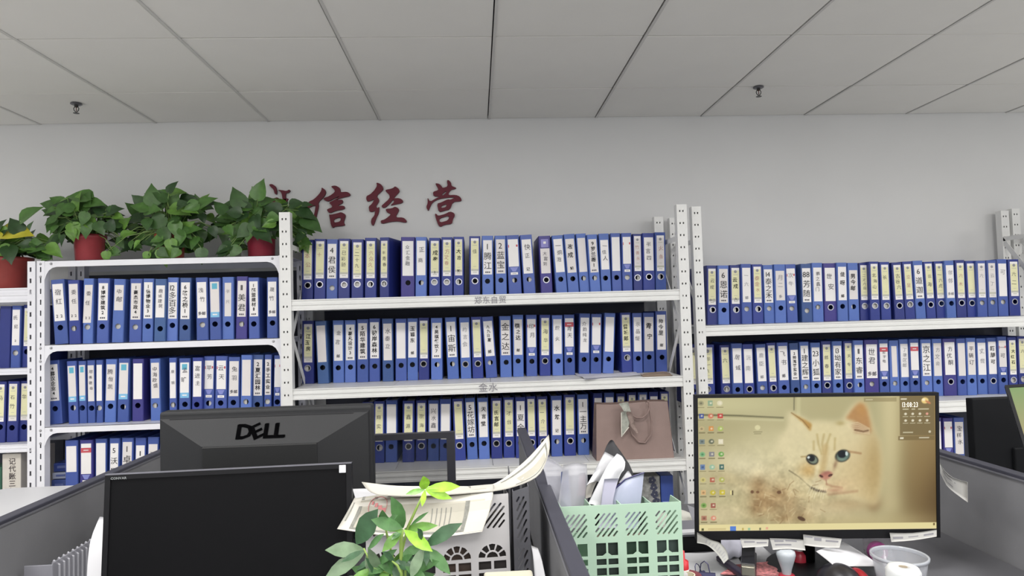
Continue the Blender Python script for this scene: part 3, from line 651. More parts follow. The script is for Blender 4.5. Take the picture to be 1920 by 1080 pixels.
def pothos(label, px, py, z, Y, potcol, rt, rb, h, blobs, special, seed, group='potted pothos plants'):
    """px = pixel column of the pot's middle; blobs = (cx, cy, rx, ry, n, size px)"""
    R = random.Random(seed); p = W(px, py, Y); base = Vector((p.x, Y, z))
    t = thing('potted_pothos', label, 'potted plant', base, group=group)
    mp = mat('pot ' + potcol, potcol, .42, var=.08, scale=25)
    mb = MB(); mb.lathe([(0, 0), (rb, 0), (rb + .002, .004), (rt - .004, h - .022), (rt + .003, h - .02), (rt + .004, h), (rt - .002, h), (rt - .004, h - .012)], 24); mb.build('pot', mp, t, smooth=True)
    mb = MB(); mb.lathe([(rt - .003, h - .014), (rt * .5, h - .010), (0, h - .008)], 16); mb.build('soil', M_SOIL, t, smooth=True)
    stems = MB(); crown = base + Vector((0, 0, h - .01))
    def leaf(cx, cy, Yl, size, ang, tilt, roll, me):
        c = W(cx, cy, Yl)
        L = size * Yl / FPX
        tip = Vector((math.cos(ang), -math.sin(tilt) * .6, math.sin(ang)))
        n = Vector((math.sin(roll) * .6, -1, .55 + math.cos(roll * 2) * .3))
        tip.normalize(); pos = c - tip * L * .45
        o = link('leaf', me, t); orient(o, pos - base, tip, n, L)
        # petiole from the crown
        a = crown + Vector((R.uniform(-.5, .5) * rt, R.uniform(-.5, .5) * rt, 0)); mid = (a + pos) / 2 + Vector((0, 0, abs(pos.x - a.x) * .25 + .02))
        mid.y = min(mid.y, YW - .03)
        stems.tube([v - base for v in (a, a * .55 + mid * .45 + Vector((0, 0, .01)), mid * .6 + pos * .4, pos)], [.0028, .0024, .002, .0016], 5)
    for (cx, cy, rx, ry, n, size) in blobs:
        for k in range(int(n * 1.45)):
            r = math.sqrt(R.random()); a = R.uniform(0, 2 * math.pi)
            x, y = cx + rx * r * math.cos(a), cy + ry * r * math.sin(a)
            ang = math.atan2(-(y - cy) * .5 + R.uniform(-14, 8), (x - cx) + R.uniform(-18, 18))
            leaf(x, y, Y + R.uniform(-.12, .13), size * R.uniform(.6, 1.08), ang, R.uniform(.1, 1.2), R.uniform(-1.6, 1.6), R.choice(POTH))
    for (cx, cy, size, ang, me) in special: leaf(cx, cy, Y - .10, size, math.radians(ang), .2, 0.1, me)
    stems.build('stems', M_STEM, t, smooth=True)
    return t
pothos('trailing pothos with one yellow leaf in red pot at left edge', 16, 510, fs0 + .0005, 3.26, '#8c3733', .098, .074, .150,
       [(40, 455, 62, 30, 20, 34), (80, 465, 40, 20, 10, 30), (10, 460, 35, 25, 8, 34)], [(56, 400, 46, 38, POTH[0]), (30, 434, 58, -8, YLEAF), (28, 422, 34, 120, POTH[3]), (-4, 424, 30, 60, POTH[3]), (100, 470, 34, -30, POTH[2])], 11)
pothos('bushy pothos in terracotta red plastic pot above the left rack', 168, 450, ls0 + .0005, 3.28, '#96383e', .070, .058, .132,
       [(145, 405, 58, 30, 26, 36), (105, 405, 26, 30, 10, 34), (190, 408, 32, 22, 10, 30), (118, 440, 24, 18, 9, 28), (222, 424, 26, 12, 6, 30), (150, 428, 45, 12, 10, 30), (228, 452, 14, 16, 4, 22), (205, 470, 14, 10, 3, 22)], [(148, 368, 44, 170, POTH[0]), (158, 376, 40, 70, POTH[4]), (178, 381, 36, 0, POTH[0]), (213, 395, 22, -60, POTH[1]), (140, 432, 30, -70, POTH[2]), (160, 430, 32, -95, POTH[4]), (188, 428, 28, -60, POTH[1]), (135, 440, 24, -80, POTH[2])], 12)
pothos('pothos in reddish pot with leaves trailing over the shelf edge', 320, 450, ls0 + .0005, 3.27, '#9c4839', .068, .056, .125,
       [(315, 395, 58, 35, 26, 36), (270, 400, 25, 28, 8, 34), (375, 395, 25, 22, 7, 32), (330, 445, 50, 25, 14, 32), (245, 445, 30, 25, 7, 26), (370, 440, 22, 25, 9, 28), (300, 478, 18, 10, 5, 26), (325, 462, 40, 14, 12, 28), (262, 440, 26, 24, 8, 26), (395, 420, 18, 22, 5, 30)],
       [(285, 365, 40, 95, POTH[4]), (262, 388, 34, 160, POTH[0]), (388, 378, 36, 30, POTH[0]), (322, 350, 26, 60, POTH[3]), (308, 482, 34, -80, POTH[2]), (378, 480, 30, -90, POTH[1]), (275, 483, 22, -110, POTH[2]), (200, 482, 22, -90, POTH[2]), (310, 440, 30, -60, POTH[1]), (337, 448, 30, -110, POTH[0]), (322, 462, 28, -80, POTH[2]), (298, 455, 26, -130, POTH[4]), (348, 436, 28, -40, POTH[4]), (330, 430, 32, -80, POTH[0])], 13)
pothos('dense dark pothos in crimson pot beside the middle rack post', 490, 450, ls0 + .0005, 3.28, '#7e1e31', .070, .060, .130,
       [(485, 405, 70, 35, 40, 38), (440, 420, 35, 30, 14, 34), (535, 410, 35, 35, 16, 36), (560, 425, 18, 30, 6, 32), (440, 455, 20, 20, 6, 26), (565, 450, 14, 18, 6, 28), (500, 428, 45, 14, 12, 32)],
       [(487, 355, 40, 75, POTH[0]), (445, 370, 40, 110, POTH[1]), (412, 388, 30, 130, POTH[1]), (575, 383, 20, 10, POTH[3]), (585, 420, 44, -35, POTH[1]), (575, 400, 36, -20, POTH[3]), (418, 465, 34, -160, POTH[3]), (415, 474, 30, -130, POTH[3]), (480, 432, 34, -80, POTH[1]), (500, 436, 30, -60, POTH[3]), (466, 440, 28, -110, POTH[0])], 14)
# pale jar between the plants
p = W(437, 470, 3.36); t = thing('glass_jar', 'pale green clear jar between the potted plants', 'jar', (p.x, 3.36, ls0 + .0005))
M_JAR = mat('pale green glass', '#b9c8ac', .25, var=.05, alpha=.55)
mb = MB(); mb.lathe([(0, 0), (.036, 0), (.038, .004), (.038, .085), (.032, .098), (.032, .104), (.029, .104), (.029, .098), (.035, .084), (.035, .006), (0, .005)], 20); mb.build('body', M_JAR, t, smooth=True)
mb = MB(); mb.lathe([(0, .116), (.033, .116), (.034, .114), (.034, .103), (.0325, .103)], 20); mb.build('lid', mat('jar lid', '#cfd4cd', .4), t, smooth=True)

# ------------------------------------------------------------------ handbag on the third shelf of the middle rack
YB = 3.14
bl, br = W(1119, 862, YB), W(1264, 858, YB); bz = ms3 + .0005
t = thing('handbag', 'taupe leather tote handbag with patterned scarf on the handle', 'handbag', ((bl.x + br.x) / 2, YB + .06, bz))
M_BAG = mat('taupe leather', '#8d7872', .5, var=.06, scale=14, bump=.25, bscale=500); M_BAGD = mat('taupe leather edge', '#6d5a54', .5, var=.06)
cx = t.location.x; hb = W(1190, 756, YB).z - bz; wb = (br.x - bl.x) / 2; wt = wb - .012
def bagpt(u, v, s):          # u -1..1 across, v 0..1 up, s 0 front 1 back
    w = wb + (wt - wb) * v; sag = .004 * math.sin(u * 3.1) * v
    y = .0 + s * (.115 - .06 * v) + (.006 * math.cos(u * 1.5) * (1 - s) * -1) * math.sin(v * math.pi) + v * .03
    return (cx + u * w, YB + y, bz + v * (hb + sag))
mb = MB(); NU, NV = 10, 6
fr = [[bagpt(-1 + 2 * i / NU, j / NV, 0) for i in range(NU + 1)] for j in range(NV + 1)]; bk = [[bagpt(-1 + 2 * i / NU, j / NV, 1) for i in range(NU + 1)] for j in range(NV + 1)]
mb.sheet(fr, .003); mb.sheet([r[::-1] for r in bk], .003); mb.build('body_panels', M_BAG, t, world=True, smooth=False)
for s in (-1, 1):            # folded gussets
    g_ = [[bagpt(s, j / NV, 0), tuple((Vector(bagpt(s, j / NV, 0)) + Vector(bagpt(s, j / NV, 1))) / 2 + Vector((-s * .03 * (j / NV), 0, 0))), bagpt(s, j / NV, 1)] for j in range(NV + 1)]
    mb = MB(); mb.sheet(g_, .002); mb.build('gusset', M_BAGD, t, world=True)
mb = MB(); mb.sheet([[bagpt(-1, 0, 0), bagpt(1, 0, 0)], [bagpt(-1, 0, 1), bagpt(1, 0, 1)]], .002); mb.build('base', M_BAGD, t, world=True)
mb = MB(); e = [Vector(bagpt(-1 + 2 * i / NU, 1, 0)) for i in range(NU + 1)]; mb.tube(e, .0022, 6); mb.build('edge_piping', M_BAGD, t, world=True)
def arc(px_pts, Y0): return [W(x, y, Y0) for x, y in px_pts]
mb = MB(); mb.tube(arc([(1164, 758), (1170, 764), (1180, 776), (1193, 783), (1205, 783), (1214, 775), (1218, 764), (1217, 754), (1213, 752)], YB - .012), .0042, 8); mb.build('handle', M_BAG, t, world=True, smooth=True)
mb = MB(); mb.tube(arc([(1168, 762), (1176, 790), (1185, 815), (1198, 829), (1210, 830), (1221, 815), (1222, 790), (1217, 762), (1211, 754)], YB - .007), .0042, 8); mb.build('handle', M_BAG, t, world=True, smooth=True)
M_SCARF = mat('grey green scarf', '#a9aca2', .7, var=.25, scale=60); M_SCARFW = mat('scarf white border', '#e2ddd2', .7, var=.05)
sc = thing('silk_scarf', 'patterned grey and cream scarf knotted on the handbag handle', 'scarf', tuple(W(1170, 820, YB - .03)))
def pxsheet(rows, th=.0012):
    mb = MB(); mb.sheet([[W(x, y, Yq) for (x, y, Yq) in r] for r in rows], th); return mb
yb = YB - .025
pxsheet([[(1160, 757, yb), (1168, 755, yb), (1178, 754, yb)], [(1166, 764, yb - .008), (1173, 763, yb - .012), (1180, 763, yb - .008)], [(1170, 772, yb), (1176, 771, yb - .006), (1183, 772, yb)]]).build('knot', M_SCARF, sc, world=True, smooth=True)
pxsheet([[(1165, 772, yb), (1172, 771, yb - .006), (1180, 772, yb)], [(1165, 790, yb - .002), (1173, 790, yb - .01), (1181, 790, yb - .002)], [(1165, 806, yb), (1172, 806, yb - .008), (1178, 800, yb)], [(1165, 819, yb), (1168, 815, yb - .004), (1172, 808, yb)]]).build('tail', M_SCARF, sc, world=True, smooth=True)
mb = MB(); mb.tube([W(x, y, yb - .006) for x, y in ((1165, 774), (1165, 800), (1165.5, 819), (1172, 810), (1179, 801))], .0022, 5); mb.build('border', M_SCARFW, sc, world=True)
pxsheet([[(1173, 772, yb - .004), (1183, 772, yb - .004)], [(1178, 785, yb - .012), (1188, 783, yb - .01)], [(1183, 800, yb - .008), (1191, 797, yb - .008)], [(1194, 812, yb), (1197, 812, yb)]]).build('tail', mat('dusky scarf', '#8f7d76', .7, var=.3, scale=70), sc, world=True, smooth=True)

# ------------------------------------------------------------------ flat things on the second shelf of the middle rack
M_ENV = mat('white envelope', '#dcdce4', .6, var=.04, scale=8); M_KRAFT = mat('kraft envelope', '#a8927c', .7, var=.06, scale=10)
def zsheet(name, label, cat, pts, z, mats, wav=.003, n=8, th=.0012, group=None):
    """a limp sheet on the level z; pts = four pixel corners"""
    c = [WZ(x, y, z) for x, y in pts]; rows = []
    for i in range(n + 1):
        a, b = c[0].lerp(c[1], i / n), c[3].lerp(c[2], i / n)
        rows.append([a.lerp(b, j / 3) + Vector((0, 0, wav * (.5 + .5 * math.sin(i * 1.3 + j)) + .0006)) for j in range(4)])
    mb = MB(); mb.sheet(rows, -th); o = mb.build(name, mats, smooth=True); tag(o, label, cat, group); return origin_to_base(o)
zsheet('envelope', 'white envelope lying on second shelf of the middle rack', 'envelope', [(1074, 701), (1098, 712), (1206, 704), (1180, 696)], ms2, M_ENV, .006)
zsheet('envelope', 'brown kraft envelope lying on the second shelf by rack post', 'envelope', [(1200, 702), (1205, 707), (1262, 705), (1250, 697)], ms2, M_KRAFT, .004)
# red spectacles
g0 = WZ(770, 713, ms2); t = thing('spectacles', 'red framed spectacles lying folded on second shelf of middle rack', 'glasses', (g0.x, g0.y, ms2 + .0005))
M_SPEC = mat('red spectacle frame', '#8c2a34', .3, var=.05)
for s in (-1, 1):
    mb = MB(); mb.tube([(s * .034 + .025 * math.cos(a * math.pi / 6), 0, .022 + .018 * math.sin(a * math.pi / 6)) for a in range(13)], .0016, 5, caps=False); r_ = mb.build('rim', M_SPEC, t)
    mb = MB(); mb.prism([[(s * .034 + .024 * math.cos(a * math.pi / 6), .022 + .017 * math.sin(a * math.pi / 6)) for a in range(12)]], lambda u, v, tt: (u, tt, v), -.0006, .0006); mb.build('lens', mat('spectacle lens', '#ffffff', .05, var=0, alpha=.15), t)
    mb = MB(); mb.tube([(s * .060, 0, .026), (s * .064, .01, .024), (s * .02, .02, .006), (s * -.05, .024, .004)], .0016, 5); mb.build('temple_arm', M_SPEC, t)
mb = MB(); mb.tube([(-.010, 0, .026), (0, -.002, .029), (.010, 0, .026)], .0016, 5); mb.build('bridge', M_SPEC, t)

# ------------------------------------------------------------------ other files
p0, p1 = W(4, 860, 3.2), W(39, 860, 3.2); z0 = fs2 - .39
t = thing('box_file', 'cream box file with printed spine at the left edge', 'box file', ((p0.x + p1.x) / 2, 3.2, z0 + .0005))
w = p1.x - p0.x; h = W(20, 851, 3.2).z - z0
mb = MB(); mb.rbox((-w / 2, 0, 0), (w / 2, .25, h), .003); mb.build('case', mat('cream card', '#cfc9c0', .6, var=.04), t)
mb = MB()
for i, ch in enumerate('记代账三部客户'): put_glyph(mb, ch, lambda u, v: (u, -.0006, v), .004, h - .035 - i * .034, .032, True)
mb.build('lettering', mat('brown black ink', '#4d4446', .7, var=0), t)
p0, p1 = W(-30, 860, 3.2), W(3, 860, 3.2); w = p1.x - p0.x
t = thing('box_file', 'dark green box file cut by the left picture edge', 'box file', ((p0.x + p1.x) / 2, 3.2, z0 + .0005))
mb = MB(); mb.rbox((-w / 2, 0, 0), (w / 2, .25, h - .06), .003); mb.build('case', mat('dark green card', '#2f5a48', .6), t)
mb = MB(); mb.prism([circle(0, h * .3, .012, 12)], lambda u, v, tt: (u, tt, v), -.0015, .0); mb.build('finger_ring', M_RING, t)
# floral file and blue file on the fourth shelf of the middle rack
z4 = ms3 - .41
for nm, lab, xa, xb, m in (('box_file', 'grey floral patterned box file under the handbag shelf', 1204, 1238, mat('floral grey card', '#8f8f8d', .6, var=.5, scale=42)), ('box_file', 'plain blue box file beside the floral one', 1239.5, 1263, M_TONE['m'][0])):
    p0, p1 = W(xa, 920, 3.2), W(xb, 920, 3.2); w = p1.x - p0.x; h = W(1220, 893, 3.2).z - z4
    t = thing(nm, lab, 'box file', ((p0.x + p1.x) / 2, 3.2, z4 + .0005)); mb = MB(); mb.rbox((-w / 2, 0, 0), (w / 2, .26, h), .003); mb.build('case', m, t)
    if 'patterned' in lab:
        R = random.Random(5)
        for k in range(7):
            fx, fz = R.uniform(-.3, .3) * w, h - .02 - k * .034; mb = MB()
            for q in range(5):
                a = q * 1.2566 + k; mb.prism([circle(fx + .011 * math.cos(a), fz + .011 * math.sin(a), .0085, 8)], lambda u, v, tt, q=q: (u, tt, v), -.0012 - .0001 * q, 0)
            mb.build('printed_flower', mat('floral ink', '#3f4257', .6, var=.1), t)
    else:
        mb = MB(); mb.rbox((-w * .4, -.0006, h * .5), (w * .4, .0002, h * .6), .0002, seg=1); mb.build('label', M_EMB, t)
# clear plastic wallets lying at the left end of the left rack's third shelf
for k, (c, dz) in enumerate((('#2b3a78', 0), ('#3a4a80', .058), ('#9aa0b4', .118), ('#2f3f7c', .15))):
    xa, xb = W(88, 880, 3.2).x, W(119, 880, 3.2).x
    t = thing('document_wallet', 'flat plastic document wallet in the pile beside binders, %s in the pile' % ['lowest', 'second lowest', 'third lowest', 'topmost'][k], 'wallet', ((xa + xb) / 2, 3.22 + .01 * k, ls3 + .0006 + dz), (0, 0, .05 * (k - 1)), 'document wallets on the left rack')
    hh = (.056, .058, .030, .04)[k]
    mb = MB(); mb.rbox((-(xb - xa) / 2, 0, 0), ((xb - xa) / 2, .3, hh), .003); mb.build('case', mat('wallet plastic %d' % k, c, .25, var=.12, scale=9), t)
    mb = MB(); mb.rbox((-.02, -.003, hh * .4), (.02, .001, hh * .7), .001); mb.build('clasp', mat('wallet clasp', '#55608f', .3), t)
# ------------------------------------------------------------------ desks and dividers
DZ = .75
def WX(px, py, X): d = ray(px, py); return CP + d * (X / d.x)
def frame(TL, TR, BL):
    """panel frame: x right, y away, z up, origin at the lower left corner; returns matrix, width, height"""
    ex = (TR - TL); w = ex.length; ex.normalize(); dn = BL - TL; dn = dn - ex * dn.dot(ex); h = dn.length; ez = -dn.normalized(); ey = ez.cross(ex)
    O = TL - ez * h
    return Matrix(((ex.x, ey.x, ez.x, O.x), (ex.y, ey.y, ez.y, O.y), (ex.z, ey.z, ez.z, O.z), (0, 0, 0, 1))), w, h
def xf(mb, M): mb.v = [tuple(M @ Vector(v)) for v in mb.v]; return mb
M_FAB = mat('charcoal divider fabric', '#77777a', .8, var=.06, scale=6, bump=.2, bscale=900); M_CAP = mat('divider cap', '#383842', .45, var=.04); M_EDGE = mat('divider edge strip', '#6c6c72', .4, var=.03)
def divider(lab, x0, x1, y0, y1, z, lit):
    t = thing('desk_divider', lab, 'desk divider', ((x0 + x1) / 2, (y0 + y1) / 2, 0), group='desk dividers')
    mb = MB(); mb.rbox((x0 + .003, y0, .0), (x1 - .003, y1, z - .012), .002, seg=1); mb.build('panel', M_FAB, t, world=True)
    mb = MB(); mb.rbox((x0, y0, z - .012), (x1, y1, z), .0025); mb.build('top_cap', M_CAP, t, world=True)
    xe = x1 + .0005 if lit == 'r' else x0 - .0005
    mb = MB(); mb.box((xe - .0015, y0, z - .0125), (xe + .0015, y1, z - .0085)); mb.build('edge_strip', M_EDGE, t, world=True)
divider('charcoal desk divider running back between the two file boxes', .142, .174, .55, 2.50, .98, 'l')
divider('grey desk divider at left beside the switched off monitor', -1.107, -1.075, .55, 2.62, .98, 'r')
divider('grey desk divider at the right beside the cat picture monitor', 1.315, 1.347, .55, 2.50, .98, 'l')
M_DESK = mat('dark desk laminate', '#5a5a5e', .45, var=.08, scale=5); M_DESKW = mat('white desk laminate', '#e6e6e8', .35, var=.02, scale=4); M_LEG = mat('desk leg metal', '#77777c', .4, .6)
def desk(lab, x0, x1, y0, y1, m, r=.02):
    t = thing('desk', lab, 'desk', ((x0 + x1) / 2, (y0 + y1) / 2, 0), group='office desks')
    c = []
    for (cx, cy, a0) in ((x1 - r, y1 - r, 0), (x0 + r, y1 - r, 90), (x0 + r, y0 + r, 180), (x1 - r, y0 + r, 270)):
        c += [(cx + r * math.cos(math.radians(a0 + k * 22.5)), cy + r * math.sin(math.radians(a0 + k * 22.5))) for k in range(5)]
    mb = MB(); mb.prism([c], lambda u, v, tt: (u, v, tt), DZ - .025, DZ); mb.build('desk_top', m, t, world=True)
    for x in (x0 + .05, x1 - .05):
        for y in (y0 + .05, y1 - .05): mb = MB(); mb.rbox((x - .02, y - .02, 0), (x + .02, y + .02, DZ - .025), .003, seg=1); mb.build('leg', M_LEG, t, world=True)
desk('dark office desk under the switched off monitor', -1.072, .139, .55, 2.30, M_DESK)
desk('dark office desk under the monitor showing a cat', .177, 1.312, .55, 2.22, M_DESK)
desk('dark office desk in the right hand cubicle', 1.350, 2.50, .55, 2.30, M_DESK)
wl = WZ(0, 918, DZ)
desk('white desk beyond the left divider', wl.x - .01, -1.110, 2.43, 2.86, M_DESKW, .05)

# clear screen in a dark frame behind the Dell-style monitor
YG = 1.95; gz = W(770, 812, YG).z; gx1 = W(853, 830, YG).x; gx0 = gx1 - .62
t = thing('desk_screen', 'clear desk screen in dark frame standing before the lower binders', 'desk screen', ((gx0 + gx1) / 2, YG, DZ))
M_DFR = mat('dark frame plastic', '#2a2a30', .4, var=.05)
mb = MB(); mb.prism([[(gx0, DZ), (gx1, DZ), (gx1, gz), (gx0, gz)], [(gx0 + .022, DZ + .04), (gx0 + .022, gz - .017), (gx1 - .024, gz - .017), (gx1 - .024, DZ + .04)]], lambda u, v, tt: (u, tt, v), YG - .012, YG + .012); mb.build('frame', M_DFR, t, world=True)
mb = MB(); mb.box((gx0 + .021, YG - .002, DZ + .039), (gx1 - .023, YG + .002, gz - .016)); mb.build('pane', mat('smoked clear acrylic', '#20242c', .05, var=0, alpha=.42), t, world=True)

# ------------------------------------------------------------------ switched off monitor (left)
M_BEZ = mat('black monitor plastic', '#141417', .5, var=.05, scale=20, spec=.25); M_OFF = mat('dark switched off screen', '#0f0f11', .5, var=.03, scale=3, spec=.12); M_BEZR = mat('monitor rim', '#6c6c74', .35, var=.03)
def monitor(name, lab, TL, TR, BL, hreal, bez, bezb, scr_mat, footY, neck=True, group='computer monitors'):
    Mx, w, h = frame(TL, TR, BL)
    if hreal: sh = hreal - h; Mx = Mx @ Matrix.Translation((0, 0, -sh)); h = hreal
    c = Mx @ Vector((w / 2, .06, 0))
    t = thing(name, lab, 'monitor', (c.x, c.y, DZ), group=group)
    mb = MB(); mb.prism([[(0, 0), (w, 0), (w, h), (0, h)], [(bez, bezb), (bez, h - bez), (w - bez, h - bez), (w - bez, bezb)]], lambda u, v, tt: (u, tt, v), 0, .014); xf(mb, Mx).build('bezel', M_BEZ, t, world=True)
    s = None
    if scr_mat is not None:
        mb = MB(); mb.box((bez - .0005, .0025, bezb - .0005), (w - bez + .0005, .006, h - bez + .0005)); s = xf(mb, Mx).build('screen', scr_mat, t, world=True)
    mb = MB(); mb.rbox((.004, .014, .004), (w - .004, .026, h - .004), .004); mb.rbox((w * .15, .02, h * .12), (w * .85, .045, h * .85), .012); xf(mb, Mx).build('back_shell', M_BEZ, t, world=True)
    a = Mx @ Vector((w / 2, .05, h * .35)); f = Vector((a.x, max(a.y, c.y) + .01, DZ + .006))
    mb = MB(); mb.tube([a, a.lerp(f, .5) + Vector((0, .005, 0)), f], .018, 10); mb.build('stand_neck', M_BEZ, t, world=True, smooth=True)
    mb = MB(); mb.lathe([(0, .014), (.03, .014), (.105, .009), (.11, .004), (.108, 0), (0, 0)], 28, (f.x, f.y - .02, DZ)); mb.build('stand_base', M_BEZ, t, world=True)
    return t, Mx, w, h
TL, TR, BL = W(197, 890, 1.43), W(659, 867.5, 1.43), W(188.5, 1080, 1.411)
t, Mx, w, h = monitor('computer_monitor', 'black switched off monitor with small white sticker in the foreground', TL, TR, BL, .315, .011, .018, M_OFF, 1.5)
mb = MB(); mb.box((0, -.0004, h - .0016), (w, .012, h + .0004)); xf(mb, Mx).build('top_rim', M_BEZR, t, world=True)
mb = MB(); mb.rbox((w - .026, -.0012, h - .020), (w - .012, .0002, h - .004), .0006, seg=1); xf(mb, Mx).build('sticker', mat('white sticker', '#dcdce2', .5, var=.05), t, world=True)
mb = MB(); put_text(mb, 'CONVAR', lambda u, v: (u, -.0006, v), .012, h - .0085, .0068, True, sx=1.1); xf(mb, Mx).build('brand_lettering', mat('silver print', '#8d9192', .4, var=0), t, world=True)

# ------------------------------------------------------------------ Dell monitor seen from behind
Yo, Yi = 1.69, 1.642
M_DELL = mat('dark grey monitor shell', '#191a1d', .65, var=.05, scale=10, bump=.12, bscale=800); M_DELLC = mat('black monitor shell', '#0e0f11', .6, var=.05)
a, b = W(298, 772, Yo), W(697, 760, Yo); ztop = (a.z + b.z) / 2; x0, x1 = a.x, b.x
ia, ib = W(378, 839, Yi), W(595, 829, Yi); xi0, xi1 = ia.x, ib.x; zi = (ia.z + ib.z) / 2
zb = ztop - .335; zib = zb + .06
t = thing('computer_monitor', 'dark grey monitor seen from behind with raised maker logo', 'monitor', ((x0 + x1) / 2, Yo + .05, DZ), group='computer monitors')
mb = MB(); mb.rbox((x0, Yo, zb), (x1, Yo + .045, ztop), .007, seg=3); mb.build('front_housing', M_DELL, t, world=True)
lip = .004; zs = ztop - .012
o_ = [(x0 + .006, Yo, zb + .006), (x1 - .006, Yo, zb + .006), (x1 - .006, Yo, zs), (x0 + .006, Yo, zs)]
o2 = [(x0 + .008, Yo - .012, zb + .01), (x1 - .008, Yo - .012, zb + .01), (x1 - .008, Yo - .012, zs - .004), (x0 + .008, Yo - .012, zs - .004)]
i_ = [(xi0, Yi, zib), (xi1, Yi, zib), (xi1, Yi, zi), (xi0, Yi, zi)]
mb = MB(); mb.add(o_ + o2 + i_, [(0, 1, 5, 4), (1, 2, 6, 5), (2, 3, 7, 6), (3, 0, 4, 7), (4, 5, 9, 8), (5, 6, 10, 9), (6, 7, 11, 10), (7, 4, 8, 11)]); mb.build('tapered_back', M_DELL, t, world=True)
mb = MB(); mb.rbox((xi0, Yi - .003, zib), (xi1, Yi + .02, zi), .003); mb.build('back_plate', M_DELLC, t, world=True)
mb = MB(); q0, q1 = W(321, 781, Yo - .004), W(664, 769, Yo - .004); mb.box((q0.x, Yo - .0135, zs - .0075), (q1.x, Yo - .006, zs - .0045)); mb.build('vent_slot', mat('vent black', '#121216', .7, var=0), t, world=True)
# logo on the sloped top face
Pt = Vector((0, Yo - .012, zs - .004)); Pb = Vector((0, Yi, zi)); es = (Pt - Pb); sl = es.length; es.normalize(); nn = Vector((0, -es.z, es.y)); nn = nn if nn.y < 0 else -nn
lx = W(448, 810, 1.655).x; lw_ = W(534, 806, 1.655).x - lx
def onface(u, v): return tuple(Pb + es * (sl * .47 + v) + nn * .0012 + Vector((lx + u, 0, 0)))
mb = MB(); S = .052
for ch, cx, rot in (('D', .12, 0), ('E', .385, .45), ('L', .66, 0), ('L', .89, 0)): [put_glyph(mb, ch, lambda u, v, q=q: onface(u + q, v + q * .5), lw_ * cx, 0, S, True, rot, sx=1.08) for q in (-.0016, -.0008, 0, .0008, .0016)]
mb.build('logo_lettering', mat('logo relief', '#08080a', .9, var=0, spec=.05), t, world=True)
xm = (x0 + x1) / 2
mb = MB(); mb.rbox((xm - .04, Yi + .01, DZ + .01), (xm + .04, Yi + .04, zib + .12), .008); mb.build('stand_neck', M_DELLC, t, world=True)
mb = MB(); mb.rbox((xm - .12, Yi - .06, DZ), (xm + .12, Yo + .06, DZ + .014), .006); mb.build('stand_base', M_DELLC, t, world=True)

